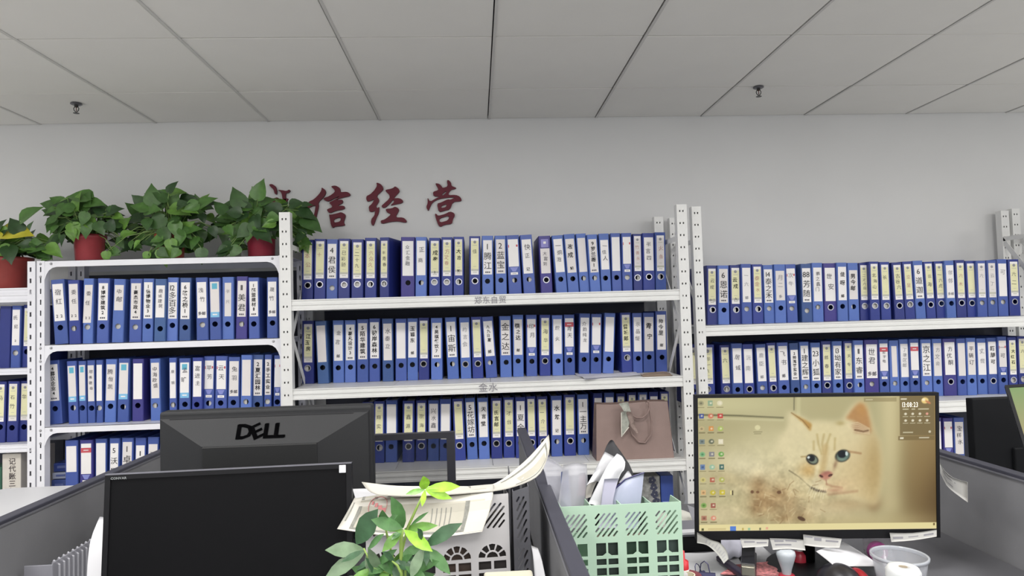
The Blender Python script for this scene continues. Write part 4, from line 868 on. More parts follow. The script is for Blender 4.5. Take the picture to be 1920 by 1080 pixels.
# ------------------------------------------------------------------ monitor showing a cat (right)
def cat_picture(NW, NH):
    yy, xx = np.mgrid[0:NH, 0:NW]; ux = (xx + .5) / NW; uy = (yy + .5) / NH          # 0..1, y down
    X = ux * 1727 + 38; Y = uy * 968 + 54                                             # in the zoomed view's pixels
    img = np.zeros((NH, NW, 3)); rs = np.random.RandomState(4)
    def c(r, g_, b_): return np.array([r, g_, b_]) / 255.
    def blur(a, k):
        for _ in range(3):
            for ax in (0, 1):
                cs = np.cumsum(np.concatenate([np.repeat(np.take(a, [0], ax), k + 1, ax), a, np.repeat(np.take(a, [-1], ax), k, ax)], ax), ax)
                n = a.shape[ax]; a = (np.take(cs, range(2 * k + 1, 2 * k + 1 + n), ax) - np.take(cs, range(0, n), ax)) / (2 * k + 1)
        return a
    def noise(k): return (lambda q: (q - q.mean()) / (q.std() + 1e-9))(blur(rs.rand(NH, NW), k))
    def poly(pts, k=1):
        m = np.zeros((NH, NW), bool); n = len(pts)
        for i in range(n):
            (x0, y0), (x1, y1) = pts[i], pts[(i + 1) % n]
            if y0 == y1: continue
            m ^= ((Y >= min(y0, y1)) & (Y < max(y0, y1)) & (X < (x1 - x0) * (Y - y0) / (y1 - y0) + x0))
        m = m.astype(float); return blur(m, k) if k > 0 else m
    def ell(cx, cy, rx, ry, rot=0., soft=.15):
        dx, dy = X - cx, Y - cy; cr, sr = math.cos(rot), math.sin(rot); d = np.sqrt(((dx * cr + dy * sr) / rx) ** 2 + ((-dx * sr + dy * cr) / ry) ** 2)
        return np.clip((1 + soft - d) / (2 * soft), 0, 1)
    def gau(cx, cy, rx, ry, rot=0.):
        dx, dy = X - cx, Y - cy; cr, sr = math.cos(rot), math.sin(rot); return np.exp(-(((dx * cr + dy * sr) / rx) ** 2 + ((-dx * sr + dy * cr) / ry) ** 2))
    def line(pts, w, soft=3):
        d = np.full((NH, NW), 1e9)
        for (x0, y0), (x1, y1) in zip(pts[:-1], pts[1:]):
            L2 = (x1 - x0) ** 2 + (y1 - y0) ** 2 + 1e-9; tt = np.clip(((X - x0) * (x1 - x0) + (Y - y0) * (y1 - y0)) / L2, 0, 1)
            d = np.minimum(d, np.hypot(X - x0 - tt * (x1 - x0), Y - y0 - tt * (y1 - y0)))
        return np.clip((w + soft - d) / (2 * soft), 0, 1)
    def put(m, col, a=1.):
        nonlocal img
        m = (m * a)[..., None]; img = img * (1 - m) + col * m
    f = np.clip((X - 1350) / 400, 0, 1)[..., None]
    img[:] = c(176, 168, 126) * (1 - f) + c(152, 130, 86) * f
    put(gau(250, 100, 500, 90), c(198, 192, 146), .8); put(gau(1000, 140, 250, 90), c(178, 168, 124), .8)
    put(poly([(40, 215), (690, 240), (640, 520), (40, 420)], 3), c(172, 163, 120), .8)
    put(line([(35, 178), (330, 187), (660, 206)], 6, 4), c(104, 100, 70)); put(line([(35, 200), (660, 225)], 5, 6), c(206, 200, 156), .6)
    put(line([(742, 55), (740, 150)], 4, 4), c(110, 106, 78)); put(line([(775, 55), (772, 190)], 14, 6), c(200, 194, 148), .6)
    put(poly([(1375, 40), (1500, 40), (1510, 900), (1385, 900)], 8), c(206, 194, 148), .95)
    put(gau(1780, 800, 250, 340), c(84, 64, 36), .85); put(gau(1650, 500, 130, 400), c(146, 120, 74), .5)
    put(gau(1150, 960, 500, 60), c(186, 170, 124), .8)
    # body
    put(gau(430, 570, 330, 180), c(216, 206, 168), 1.); put(gau(640, 450, 240, 190, .5), c(206, 196, 154), .8)
    put(gau(250, 640, 180, 60, .2), c(176, 158, 112), .5); put(gau(200, 900, 220, 80), c(206, 192, 152), .9)
    put(gau(620, 800, 230, 170), c(186, 160, 116), .9)
    for cx, cy, rx, ry in ((470, 690, 60, 60), (490, 780, 60, 70), (640, 750, 50, 40), (560, 830, 70, 60), (700, 850, 60, 60), (800, 900, 90, 60), (650, 930, 60, 30), (460, 860, 50, 60)): put(gau(cx, cy, rx, ry), c(140, 106, 66), .55)
    put(gau(980, 860, 280, 80), c(206, 190, 148), .9); put(gau(1150, 830, 190, 60), c(176, 148, 106), .5); put(gau(1310, 830, 50, 60), c(126, 96, 60), .7)
    # head
    head = poly([(690, 158), (735, 175), (800, 205), (850, 235), (920, 232), (1040, 240), (1090, 232), (1140, 150), (1200, 95), (1240, 95), (1275, 140), (1300, 230), (1320, 300), (1358, 380), (1375, 520), (1365, 680), (1345, 800), (1320, 850), (1200, 800), (1060, 775), (950, 765), (860, 715), (770, 650), (700, 590), (640, 520), (610, 420), (640, 340), (690, 290), (700, 230)], 4)
    put(head, c(218, 205, 162)); put(head * gau(1200, 640, 210, 260), c(200, 174, 124), .6); put(head * gau(1320, 560, 90, 330), c(172, 146, 94), .75)
    put(head * gau(835, 585, 70, 60), c(188, 150, 86), .9); put(head * gau(960, 330, 150, 110), c(214, 200, 152), .6); put(head * gau(760, 420, 110, 160), c(215, 203, 160), .8)
    put(poly([(1112, 218), (1160, 150), (1212, 104), (1245, 115), (1272, 165), (1294, 250), (1298, 320), (1240, 275), (1170, 235)], 2), c(180, 136, 86)); put(gau(1230, 150, 40, 50), c(190, 142, 80), .6)
    put(poly([(1150, 260), (1200, 245), (1280, 285), (1290, 330), (1180, 320)], 2), c(168, 126, 92), .8)
    for k in range(6): put(line([(1120 + k * 8, 262 + k * 9), (1200, 245 + k * 14), (1285, 290 + k * 8)], 2.5, 3), c(224, 206, 164), .8)
    put(line([(1180, 300), (1240, 312), (1275, 305)], 6, 4), c(112, 84, 56), .8); put(gau(1075, 250, 32, 18), c(168, 150, 96), .7)
    put(poly([(715, 168), (800, 212), (850, 240), (868, 258), (858, 308), (838, 285), (800, 240)], 1), c(182, 142, 76)); put(line([(720, 170), (800, 225), (845, 280)], 3, 3), c(126, 96, 56), .8)
    for pts in ([(905, 330), (915, 400), (935, 470)], [(955, 330), (940, 400), (950, 470)], [(1000, 330), (975, 400), (965, 470)], [(1035, 360), (1030, 440)], [(880, 380), (880, 440)]): put(line(pts, 6, 8), c(178, 158, 104), .75)
    put(line([(965, 420), (955, 520), (940, 590)], 22, 14), c(192, 166, 112), .7); put(line([(905, 560), (895, 640), (880, 690)], 14, 10), c(224, 210, 166), .8)
    # eyes
    put(ell(868, 510, 46, 36, .5), c(30, 28, 24)); put(ell(871, 511, 36, 27, .5), c(118, 128, 110)); put(ell(864, 502, 24, 23), c(20, 24, 28)); put(ell(842, 495, 10, 8), c(206, 214, 208))
    put(ell(1088, 486, 55, 43, -.35), c(40, 40, 34)); put(ell(1090, 488, 46, 35, -.35), c(100, 122, 110)); put(ell(1084, 474, 30, 28), c(20, 26, 32)); put(ell(1118, 470, 10, 16), c(196, 210, 206)); put(gau(1075, 512, 30, 10), c(128, 148, 130), .6)
    put(line([(1130, 455), (1175, 462), (1220, 470)], 6, 7), c(150, 108, 70), .7); put(line([(790, 490), (825, 488)], 5, 5), c(150, 124, 76), .7); put(gau(1035, 550, 14, 40, .3), c(140, 108, 80), .7)
    # nose and mouth
    put(poly([(912, 628), (940, 608), (985, 596), (1016, 610), (1002, 640), (965, 664), (935, 650)], 1), c(180, 118, 100)); put(ell(932, 632, 16, 8, .5), c(84, 50, 42)); put(ell(998, 626, 18, 9, -.4), c(84, 50, 42)); put(gau(965, 605, 30, 12), c(150, 96, 84), .5)
    put(line([(967, 662), (970, 690)], 4, 4), c(140, 92, 76)); put(gau(905, 690, 55, 34), c(222, 208, 168), .9); put(gau(1060, 690, 110, 40), c(206, 178, 134), .6)
    put(line([(860, 715), (900, 735), (960, 745)], 8, 6), c(64, 52, 40), .9); put(line([(970, 690), (1010, 706), (1080, 716)], 6, 8), c(170, 126, 96), .7); put(line([(985, 765), (1080, 755), (1190, 742)], 7, 10), c(164, 124, 92), .6); put(gau(1030, 735, 70, 18), c(196, 150, 118), .7)
    put(line([(700, 588), (770, 635), (830, 690), (880, 735)], 4, 4), c(110, 100, 72), .8); put(gau(760, 690, 90, 60), c(210, 196, 152), .7)
    for k in range(9): put(line([(860 + k * 14, 700 + (k % 3) * 10), (830 + k * 16, 760 + (k % 4) * 12)], 2.5, 3), c(226, 216, 180), .6)
    # fur
    n1 = noise(1); n2 = noise(4); body = np.clip(gau(600, 760, 420, 260) * 1.3, 0, 1); st = blur(np.roll(n1, 1, 0) + np.roll(n1, 2, 0) + n1, 1)
    img += (n2 * .035 * body + n1 * .02 * body + st * .002 * head)[..., None] * np.array([1., .95, .8])
    for k in range(60):
        a = rs.rand() * 3.1; x0 = 420 + rs.rand() * 520; y0 = 660 + rs.rand() * 290; put(line([(x0, y0), (x0 + 40 * math.cos(a), y0 + 40 * math.sin(a))], 2.5, 3), c(120, 88, 54) if rs.rand() < .45 else c(222, 206, 162), .5)
    put(ell(430, 740, 12, 12), c(96, 62, 40), .8); put(ell(625, 745, 16, 12), c(96, 66, 44), .8); put(ell(785, 938, 30, 14, .4), c(78, 52, 34), .9); put(ell(470, 742, 12, 10), c(110, 74, 48), .8)
    # task bar, widgets, icons
    put(((Y > 975) & (Y < 1030)).astype(float), c(226, 213, 156)); put(((Y > 1016)).astype(float), c(238, 222, 190), .6)
    def rect(x0, y0, x1, y1, col, a=1.): put(((X >= x0) & (X < x1) & (Y >= y0) & (Y < y1)).astype(float), col, a)
    rect(265, 988, 312, 1022, c(88, 128, 205)); rect(60, 1002, 78, 1018, c(90, 90, 50)); rect(105, 1000, 235, 1014, c(206, 190, 136)); rect(355, 1000, 367, 1016, c(190, 170, 90)); rect(396, 1000, 412, 1016, c(150, 190, 150)); rect(480, 1000, 492, 1016, c(110, 110, 80)); rect(525, 996, 545, 1014, c(226, 170, 140)); rect(1738, 980, 1752, 994, c(110, 90, 50))
    rect(1508, 60, 1757, 345, c(118, 102, 66), .85); rect(1495, 350, 1757, 378, c(120, 102, 64), .8); rect(1248, 68, 1486, 98, c(140, 126, 86), .55); rect(1260, 79, 1310, 86, c(214, 206, 170)); rect(1515, 75, 1556, 84, c(226, 218, 190))
    for k, x in enumerate((1528, 1592, 1640)): rect(x, 148, x + (42, 28, 76)[k], 157, c(212, 204, 172), .8)
    for r_ in range(2):
        for k in range(4):
            x = 1540 + k * 52; y = 180 + r_ * 48; put(ell(x + 8, y + 8, 10, 8), c(224, 216, 190) if (r_, k) != (0, 3) else c(226, 160, 140)); rect(x - 12, y + 24, x + 28, y + 31, c(212, 204, 172), .8)
    rect(1526, 318, 1600, 326, c(206, 198, 166), .8); rect(1508, 358, 1530, 368, c(224, 216, 190)); rect(1645, 358, 1718, 367, c(214, 206, 180), .8); put(ell(1722, 318, 9, 9), c(206, 198, 170))
    put(ell(1690, 92, 26, 22), c(236, 206, 130)); put(ell(1712, 104, 22, 8, .5), c(196, 130, 90)); put(ell(1680, 86, 12, 9), c(246, 232, 190))
    put(ell(474, 275, 20, 18), c(214, 206, 160)); rect(445, 303, 510, 310, c(110, 104, 70), .8); rect(450, 316, 500, 323, c(110, 104, 70), .7)
    ic = [[(150, 146, 112), (128, 160, 132), (224, 216, 186)], [(46, 66, 150), (208, 110, 84), (196, 50, 50)], [(196, 176, 130), (214, 136, 66), (168, 190, 90)], [(110, 126, 128), (84, 92, 76), (232, 224, 200)], [(110, 176, 122), (116, 116, 130), (84, 156, 62)],
          [(86, 116, 170), (140, 186, 160), (40, 88, 86)], [(206, 194, 120), (176, 84, 66), (170, 176, 80)], [(220, 176, 120), (196, 178, 40), (204, 184, 40)], [(112, 160, 74), (150, 70, 60)], [(168, 110, 90), (216, 132, 110)]]
    for r_, cols in enumerate(ic):
        for k, col in enumerate(cols):
            x, y = 66 + k * 68 + r_ * 1.5, 95 + r_ * 92.5
            if (r_ + k) % 2: rect(x - 18, y - 18, x + 18, y + 18, c(*col), .82)
            else: put(ell(x, y, 20, 18), c(*col), .82)
            put(ell(x + 3, y - 1, 8, 7), c(232, 224, 198), .75) if k != 0 or r_ == 1 else put(ell(x, y, 9, 8), c(*[int(q * .7) for q in col]), .8)
            rect(x - 24, y + 26, x + 24, y + 32, c(116, 106, 72), .8)
    rect(272, 730, 280, 760, c(230, 216, 150)); rect(282, 730, 292, 762, c(70, 60, 40))
    return np.clip(img, 0, 1)
def screen_mesh(img, w, h, Mx, y, name, matname, parent, strength):
    NH, NW = img.shape[:2]
    xs = np.linspace(0, w, NW); zs = np.linspace(h, 0, NH); gx, gz_ = np.meshgrid(xs, zs)
    P = np.stack([gx.ravel(), np.full(NW * NH, y), gz_.ravel()], 1)
    R3 = np.array([[Mx[i][j] for j in range(3)] for i in range(3)]); T = np.array([Mx[i][3] for i in range(3)]) - np.array(parent.location)
    P = P @ R3.T + T
    idx = np.arange(NW * NH).reshape(NH, NW); q = np.stack([idx[1:, :-1], idx[1:, 1:], idx[:-1, 1:], idx[:-1, :-1]], -1).reshape(-1, 4)
    me = bpy.data.meshes.new(name); me.vertices.add(len(P)); me.vertices.foreach_set('co', P.ravel())
    me.loops.add(q.size); me.loops.foreach_set('vertex_index', q.ravel()); me.polygons.add(len(q)); me.polygons.foreach_set('loop_start', np.arange(0, q.size, 4)); me.update(calc_edges=True)
    lin_ = np.where(img <= .04045, img / 12.92, ((img + .055) / 1.055) ** 2.4); at = me.color_attributes.new('picture', 'FLOAT_COLOR', 'POINT')
    at.data.foreach_set('color', np.concatenate([lin_.reshape(-1, 3), np.ones((NW * NH, 1))], 1).ravel().astype(np.float32))
    m = bpy.data.materials.new(matname); m.use_nodes = True; b = m.node_tree.nodes['Principled BSDF']; a = m.node_tree.nodes.new('ShaderNodeVertexColor'); a.layer_name = 'picture'
    b.inputs['Base Color'].default_value = (.01, .01, .01, 1); b.inputs['Roughness'].default_value = .35; b.inputs['Specular IOR Level'].default_value = .2
    m.node_tree.links.new(a.outputs['Color'], b.inputs['Emission Color']); b.inputs['Emission Strength'].default_value = strength
    me.materials.append(m); return link(name, me, parent)
SCREEN = 1.0
TL, TR, BL = WD(1302.5, 741, 1.60), WD(1760.5, 736, 1.60), WD(1307.5, 1013, 1.60)
catm, Mx, w, h = monitor('computer_monitor', 'thin black monitor displaying a cream cat wallpaper', TL, TR, BL, None, .0075, .021, None, 1.7)
bz = .0075; Ms = Mx @ Matrix.Translation((bz, 0, .021)); sw, sh_ = w - 2 * bz, h - bz - .021
scr = screen_mesh(cat_picture(400, 224), sw, sh_, Ms, .0035, 'screen', 'cat wallpaper screen', catm, SCREEN)
mb = MB(); put_text(mb, '13:08:23', lambda u, v: (u, .0031, v), sw * .862, sh_ * (1 - .067), sw * .030, False, gap=.10, sx=.62); xf(mb, Ms).build('clock_digits', mat('screen white', '#efe8d2', .5, var=0, emit=SCREEN), scr, world=True)

# right edge monitor and the back of another monitor in the right hand cubicle
TL, TR, BL = WD(1884, 722, 1.86), WD(2160, 705, 1.72), WD(1913, 858, 1.74)
t2, M2, w2, h2 = monitor('computer_monitor', 'monitor showing a pale green picture, cut by the right edge', TL, TR, BL, None, .008, .012, None, 2.0)
yy, xx = np.mgrid[0:60, 0:80] / 60.
im = np.zeros((60, 80, 3)); k_ = yy[..., None]; im[:] = np.array([150, 180, 120]) / 255. * (1 - k_) + np.array([205, 175, 130]) / 255. * k_
hill = (yy > .78 + .05 * np.sin(xx * 9)) ; im[hill] = np.array([84, 130, 112]) / 255.
screen_mesh(im, w2 - .016, h2 - .02, M2 @ Matrix.Translation((.008, 0, .012)), .0035, 'screen', 'green landscape screen', t2, .8)
Yk = 1.98; a, b = W(1823, 748, Yk), W(1995, 745, Yk)
t3 = thing('computer_monitor', 'black monitor seen from behind above the right divider', 'monitor', ((a.x + b.x) / 2, Yk, DZ), group='computer monitors')
M_BLK = mat('matt black plastic', '#0f1013', .7, var=.04, spec=.2)
mb = MB(); mb.rbox((a.x, Yk, DZ + .03), (b.x, Yk + .03, a.z), .003); mb.build('back_shell', M_BLK, t3, world=True)
mb = MB(); mb.rbox((a.x + .15, Yk - .006, DZ + .06), (b.x - .02, Yk + .002, DZ + .15), .002); mb.build('back_plate', M_BLK, t3, world=True)
mb = MB(); mb.rbox((a.x + .08, Yk - .03, DZ), (b.x - .08, Yk + .08, DZ + .012), .004); mb.build('stand_base', M_BLK, t3, world=True)
mb = MB(); mb.rbox((a.x + .12, Yk - .01, DZ + .01), (b.x - .12, Yk + .012, DZ + .2), .004); mb.build('stand_neck', M_BLK, t3, world=True)

# ------------------------------------------------------------------ plastic file boxes
def slot(x0, z0, x1, z1, hw):
    dx, dz = x1 - x0, z1 - z0; L = math.hypot(dx, dz); nx, nz = -dz / L * hw, dx / L * hw; ux, uz = dx / L * hw, dz / L * hw
    return [(x0 - nx, z0 - nz), (x1 - nx, z1 - nz), (x1 + ux * .8, z1 + uz * .8), (x1 + nx, z1 + nz), (x0 + nx, z0 + nz), (x0 - ux * .8, z0 - uz * .8)]
def hatch(x0, x1, z0, z1, step=.0095, hw=.0023, ang=50):
    out = []; ca, sa = math.cos(math.radians(ang)), math.sin(math.radians(ang)); cx, cz = (x0 + x1) / 2, (z0 + z1) / 2; r = (x1 - x0 + z1 - z0)
    k = -6
    while k <= 6:
        ox, oz = cx - sa * k * step, cz + ca * k * step; ts = []
        t0, t1 = -1e9, 1e9
        for p, d, lo, hi in ((ox, ca, x0, x1), (oz, sa, z0, z1)):
            a_, b_ = (lo - p) / d, (hi - p) / d; t0 = max(t0, min(a_, b_)); t1 = min(t1, max(a_, b_))
        if t1 - t0 > .007: out.append(slot(ox + ca * (t0 + .002), oz + sa * (t0 + .002), ox + ca * (t1 - .002), oz + sa * (t1 - .002), hw))
        k += 1
    return out
def file_box(lab, m, loc, yaw, W_, H, D, ncol, style):
    t = thing('file_organizer', lab, 'file organizer', loc, (0, 0, yaw), 'plastic file organizers'); cw = W_ / ncol; th = .0022
    for c_ in range(ncol):
        x0 = c_ * cw; holes = hatch(x0 + .009, x0 + cw - .009, H - .072, H - .018)
        if style == 'grid':
            xm = x0 + cw / 2; zt = H - .085; gw = .0045
            rows = [.029, .014, .017, .03]
            for r_ in rows:
                for (xa, xb) in ((x0 + .010, xm - gw / 2), (xm + gw / 2, x0 + cw - .010)):
                    if zt - r_ < .012: continue
                    if r_ == rows[0]:
                        bump = [(xb - (xb - xa) * .0, zt - r_), (xb, zt)] if xa < xm - .02 else None
                        inner = xb if xb < xm else xa
                        if xb < xm: l = [(xa, zt - r_), (xb - .008, zt - r_), (xb, zt - r_ + .006), (xb, zt), (xa, zt)]
                        else: l = [(xa, zt - r_ + .006), (xa + .008, zt - r_), (xb, zt - r_), (xb, zt), (xa, zt)]
                    else: l = [(xa, zt - r_), (xb, zt - r_), (xb, zt), (xa, zt)]
                    holes.append(l)
                zt -= r_ + .0065
        else:
            cx, cz = x0 + cw / 2, H - .135; ro, ri, rh = .030, .0165, .0125
            for k in range(5):
                a0, a1 = math.radians(k * 36 + 4), math.radians(k * 36 + 32)
                holes.append([(cx + ri * math.cos(a0), cz + ri * math.sin(a0)), (cx + ro * math.cos(a0), cz + ro * math.sin(a0)), (cx + ro * 1.02 * math.cos((a0 + a1) / 2), cz + ro * 1.02 * math.sin((a0 + a1) / 2)), (cx + ro * math.cos(a1), cz + ro * math.sin(a1)), (cx + ri * math.cos(a1), cz + ri * math.sin(a1))])
            holes.append([(cx + rh * math.cos(math.radians(q)), cz + .001 + rh * math.sin(math.radians(q))) for q in range(0, 181, 30)])
            zt = cz - .006
            for r_ in (.018, .018, .018, .018):
                for (xa, xb) in ((cx - ro, cx - .003), (cx + .003, cx + ro)):
                    if zt - r_ > .012: holes.append([(xa, zt - r_), (xb, zt - r_), (xb, zt), (xa, zt)])
                zt -= r_ + .006
        mb = MB(); mb.prism([[(x0, 0), (x0 + cw, 0), (x0 + cw, H), (x0, H)]] + [l[::-1] for l in holes], lambda u, v, tt: (u, tt, v), 0, th); mb.build('front_panel', m, t)
    for c_ in range(ncol + 1):
        x = min(max(c_ * cw - th / 2, 0), W_ - th); mb = MB()
        mb.prism([[(th, 0), (D, 0), (D, H * .42), (D * .62, H * .52), (D * .36, H - .006), (th, H)]], lambda u, v, tt: (tt, u, v), x, x + th); mb.build('divider', m, t)
    mb = MB(); mb.box((0, th, 0), (W_, D, th)); mb.build('base', m, t)
    mb = MB(); mb.box((0, D - th, 0), (W_, D, H * .4)); mb.build('back_panel', m, t)
    return t
M_GREEN = mat('mint green plastic', '#adc9b3', .45, var=.03, scale=8); M_GREY = mat('light grey plastic', '#c9c7c8', .45, var=.03, scale=8); M_DGREY = mat('mid grey plastic', '#55555b', .6, var=.05)
ga, gb = W(1034, 951, 1.50), W(1277, 942, 1.50); GH = (ga.z + gb.z) / 2 - DZ
file_box('mint green plastic file organizer with square windows holding papers', M_GREEN, (.177, 1.50, DZ + .0005), 0, gb.x - .177, GH, .22, 4, 'grid')
wa = W(953, 926, 1.44); WH = wa.z - DZ; yaw = math.radians(4.0); WW = .305
file_box('light grey plastic file organizer with fan shaped windows', M_GREY, (wa.x - WW * math.cos(yaw), 1.44 - WW * math.sin(yaw), DZ + .0005), yaw, WW, WH, .2, 4, 'fan')
def fillers(x, y, yaw, specs, cw, grp):  # dark blocks added so the organizer windows look dark inside
    for i, (col, hgt, lab) in enumerate(specs):
        if not col: continue
        t = thing('filler', lab, 'filler', (x + math.cos(yaw) * (i + .5) * cw - math.sin(yaw) * .012, y + math.sin(yaw) * (i + .5) * cw + math.cos(yaw) * .012, DZ + .004), (0, 0, yaw), grp)
        mb = MB(); mb.rbox((-cw * .40, 0, 0), (cw * .40, .004, hgt), .001, seg=1); mb.build('cover', mat('notebook cover ' + col, col, .6, var=.15, scale=30), t)
        mb = MB(); mb.box((-cw * .39, .0042, .002), (cw * .39, .045, hgt - .004)); mb.build('block', mat('notebook pages', '#8a8074', .8, var=.1), t)
fillers(wa.x - WW * math.cos(yaw), 1.44 - WW * math.sin(yaw), yaw, [('#3a3230', WH * .70, 'brown black notebook added to darken the leftmost slot of the grey organizer'), ('#2c2a2c', WH * .74, 'black notebook added to darken the second slot of the grey organizer'), ('#453830', WH * .76, 'dark brown notebook added to darken the third slot of the grey organizer'), ('#34302e', WH * .82, 'dark notebook added to darken the rightmost slot of the grey organizer')], WW / 4, 'notebooks in the organizers')
fillers(.177, 1.50, 0, [('', 0, ''), ('#2e3a34', GH * .62, 'dark green notebook added to darken the second slot of the green organizer'), ('#26402f', GH * .62, 'deep green notebook added to darken the third slot of the green organizer'), ('#3c4a46', GH * .60, 'grey green notebook added to darken the rightmost slot of the green organizer')], (gb.x - .177) / 4, 'notebooks in the organizers')
pa, pb = W(957, 914, 1.43), W(988, 914, 1.43)
t = thing('magazine_file', 'dark grey slotted magazine file squeezed against the middle divider', 'magazine file', (pa.x + .004, 1.43, DZ + .0005))
ww = pb.x - pa.x; hh = pa.z - DZ
mb = MB(); mb.prism([[(0, 0), (ww, 0), (ww, hh), (0, hh - .01)]] + [l[::-1] for l in hatch(.008, ww - .006, hh - .12, hh - .02, .009, .002, 62)] + [l[::-1] for l in hatch(.008, ww - .006, .03, hh - .13, .009, .002, 62)], lambda u, v, tt: (u, tt, v), 0, .002); mb.build('front_panel', M_DGREY, t)
for x in (0, ww - .002): mb = MB(); mb.prism([[(.002, 0), (.2, 0), (.2, hh), (.002, hh - .01 if x == 0 else hh)]], lambda u, v, tt: (tt, u, v), x, x + .002); mb.build('side_panel', M_DGREY, t)
mb = MB(); mb.box((0, .002, 0), (ww, .2, .002)); mb.build('base', M_DGREY, t)
# ------------------------------------------------------------------ papers over the grey organizer
M_WPAP = mat('office paper', '#cdcdd1', .6, var=.02, scale=6); M_CERT = mat('certificate paper', '#c2bfb6', .6, var=.03, scale=7); M_CPRT = mat('certificate grey border', '#7f7f78', .7, var=.2, scale=150); M_CTINT = mat('certificate tint', '#aca89b', .7, var=.04)
M_STAMP = mat('pink seal ink', '#c07a7a', .7, var=.1, scale=90)
class Paper:
    def __init__(s, rows): s.g = [[W(*p) for p in r] for r in rows]; s.R = len(rows); s.C = len(rows[0])
    def pt(s, u, v, off=0.):
        """u along a row, v down the rows, 0..1; off towards the viewer (Catmull-Rom along both)"""
        def cr(P, t):
            n = len(P) - 1; x = min(max(t, 0), 1) * n; i = min(int(x), n - 1); f = x - i
            p0, p1, p2, p3 = P[max(i - 1, 0)], P[i], P[i + 1], P[min(i + 2, n)]
            return p1 + (p2 - p0) * (.5 * f) + (p0 * 2 - p1 * 5 + p2 * 4 - p3) * (.5 * f * f) + (p1 * 3 - p0 - p2 * 3 + p3) * (.5 * f ** 3)
        def at(u, v): return cr([cr(r, u) for r in s.g], v)
        p = at(u, v)
        if off:
            e = .01; n = (at(min(u + e, 1), v) - at(max(u - e, 0), v)).cross(at(u, min(v + e, 1)) - at(u, max(v - e, 0)))
            if n.length > 1e-12:
                n.normalize()
                if n.dot(CP - p) < 0: n = -n
                p = p + n * off
        return p
    def mesh(s, nu=16, nv=8, th=.0005):
        mb = MB(); mb.sheet([[s.pt(i / nu, j / nv) for i in range(nu + 1)] for j in range(nv + 1)], th); return mb
    def patch(s, mb, u0, u1, v0, v1, mi=0, off=.0012, n=6, k=4):
        g_ = [[s.pt(u0 + (u1 - u0) * i / n, v0 + (v1 - v0) * j / k, off) for i in range(n + 1)] for j in range(k + 1)]
        vs = [p for r in g_ for p in r]; mb.add(vs, [(j * (n + 1) + i, j * (n + 1) + i + 1, (j + 1) * (n + 1) + i + 1, (j + 1) * (n + 1) + i) for j in range(k) for i in range(n)], mi)
def paper(name, lab, cat, rows, m, nu=16, nv=8, group=None, th=.0006):
    P = Paper(rows); p = P.pt(.5, .5); t = thing(name, lab, cat, (p.x, p.y, min(q.z for r in P.g for q in r)), group=group)
    P.mesh(nu, nv, th).build('sheet', m, t, world=True, smooth=True); return t, P
GP = 'loose papers on the desks'
tA, PA = paper('certificate', 'certificate with pink seal drooping over the grey organizer', 'certificate', [
   [(666, 931, 1.46), (740, 922, 1.475), (830, 916, 1.49), (926, 908, 1.50)], [(660, 943, 1.408), (737, 936, 1.413), (830, 931, 1.422), (925, 923, 1.432)], [(648, 965, 1.39), (732, 968, 1.395), (828, 966, 1.40), (919, 955, 1.412)], [(632, 992, 1.37), (722, 1004, 1.37), (820, 1007, 1.375), (904, 997, 1.39)]], M_CERT, group=GP)
mb = MB(); PA.patch(mb, .10, .93, .05, .93, 1, .0008, 12, 6); PA.patch(mb, .10, .125, .03, .93, 0); PA.patch(mb, .805, .83, .03, .93, 0); PA.patch(mb, .10, .83, .90, .935, 0, .0013, 12, 2); PA.patch(mb, .03, .045, .35, .8, 0)
PA.patch(mb, .83, .99, .03, .97, 2, .001, 4, 6); mb.build('border_print', [M_CPRT, M_CTINT, M_CERT], tA, world=True)
mb = MB(); mb.tube([PA.pt(.235 + .062 * math.cos(a * math.pi / 12), .46 + .22 * math.sin(a * math.pi / 12), .0014) for a in range(25)], .0007, 4, caps=False); mb.build('seal_ring', M_STAMP, tA, world=True)
mb = MB()
for i in range(4): PA.patch(mb, .19 + i * .025, .205 + i * .03, .36 + .05 * i, .44 + .05 * i, 0, .0016, 2, 2)
mb.build('seal_star', M_STAMP, tA, world=True)
for i in range(5): mb = MB(); PA.patch(mb, .60 + i * .03, .606 + i * .03, .55, .82, 0, .0014, 1, 3); mb.build('printed_line', mat('soft grey print', '#7d7d77', .7, var=0), tA, world=True)
for (u, v) in ((.30, .10), (.29, .2), (.20, .22), (.17, .72), (.2, .66)): mb = MB(); PA.patch(mb, u, u + .022, v, v + .06, 0, .0014, 1, 1); mb.build('printed_mark', mat('soft grey print', '#7d7d77', .7, var=0), tA, world=True)
tB, PB = paper('certificate', 'long curled certificate sheet rising at its right end', 'certificate', [
   [(678, 904, 1.40), (740, 911, 1.44), (800, 912, 1.47), (862, 912, 1.49), (925, 908, 1.50), (985, 864, 1.52), (1029, 815, 1.54)],
   [(690, 920, 1.38), (745, 922, 1.41), (805, 921, 1.44), (868, 919, 1.45), (938, 913, 1.47), (1000, 880, 1.49), (1031, 835, 1.52)],
   [(706, 928, 1.36), (760, 931, 1.38), (820, 929, 1.40), (880, 925, 1.42), (950, 917, 1.44), (1008, 893, 1.47), (1029, 852, 1.50)]], M_CERT, 28, 6, group=GP)
mb = MB(); PB.patch(mb, .69, .955, .20, .26, 0, .0012, 10, 1); PB.patch(mb, .945, .96, .20, .80, 0, .0012, 1, 5); PB.patch(mb, .72, .955, .78, .84, 0, .0012, 10, 1); PB.patch(mb, .75, .93, .42, .74, 1, .0010, 8, 3); mb.build('border_print', [M_CPRT, M_CTINT], tB, world=True)
paper('paper_sheet', 'small white paper corner poking out left of the certificates', 'paper', [[(661, 917, 1.46), (690, 917, 1.47), (716, 924, 1.47)], [(668, 940, 1.435), (692, 934, 1.44), (712, 928, 1.45)]], M_WPAP, group=GP)
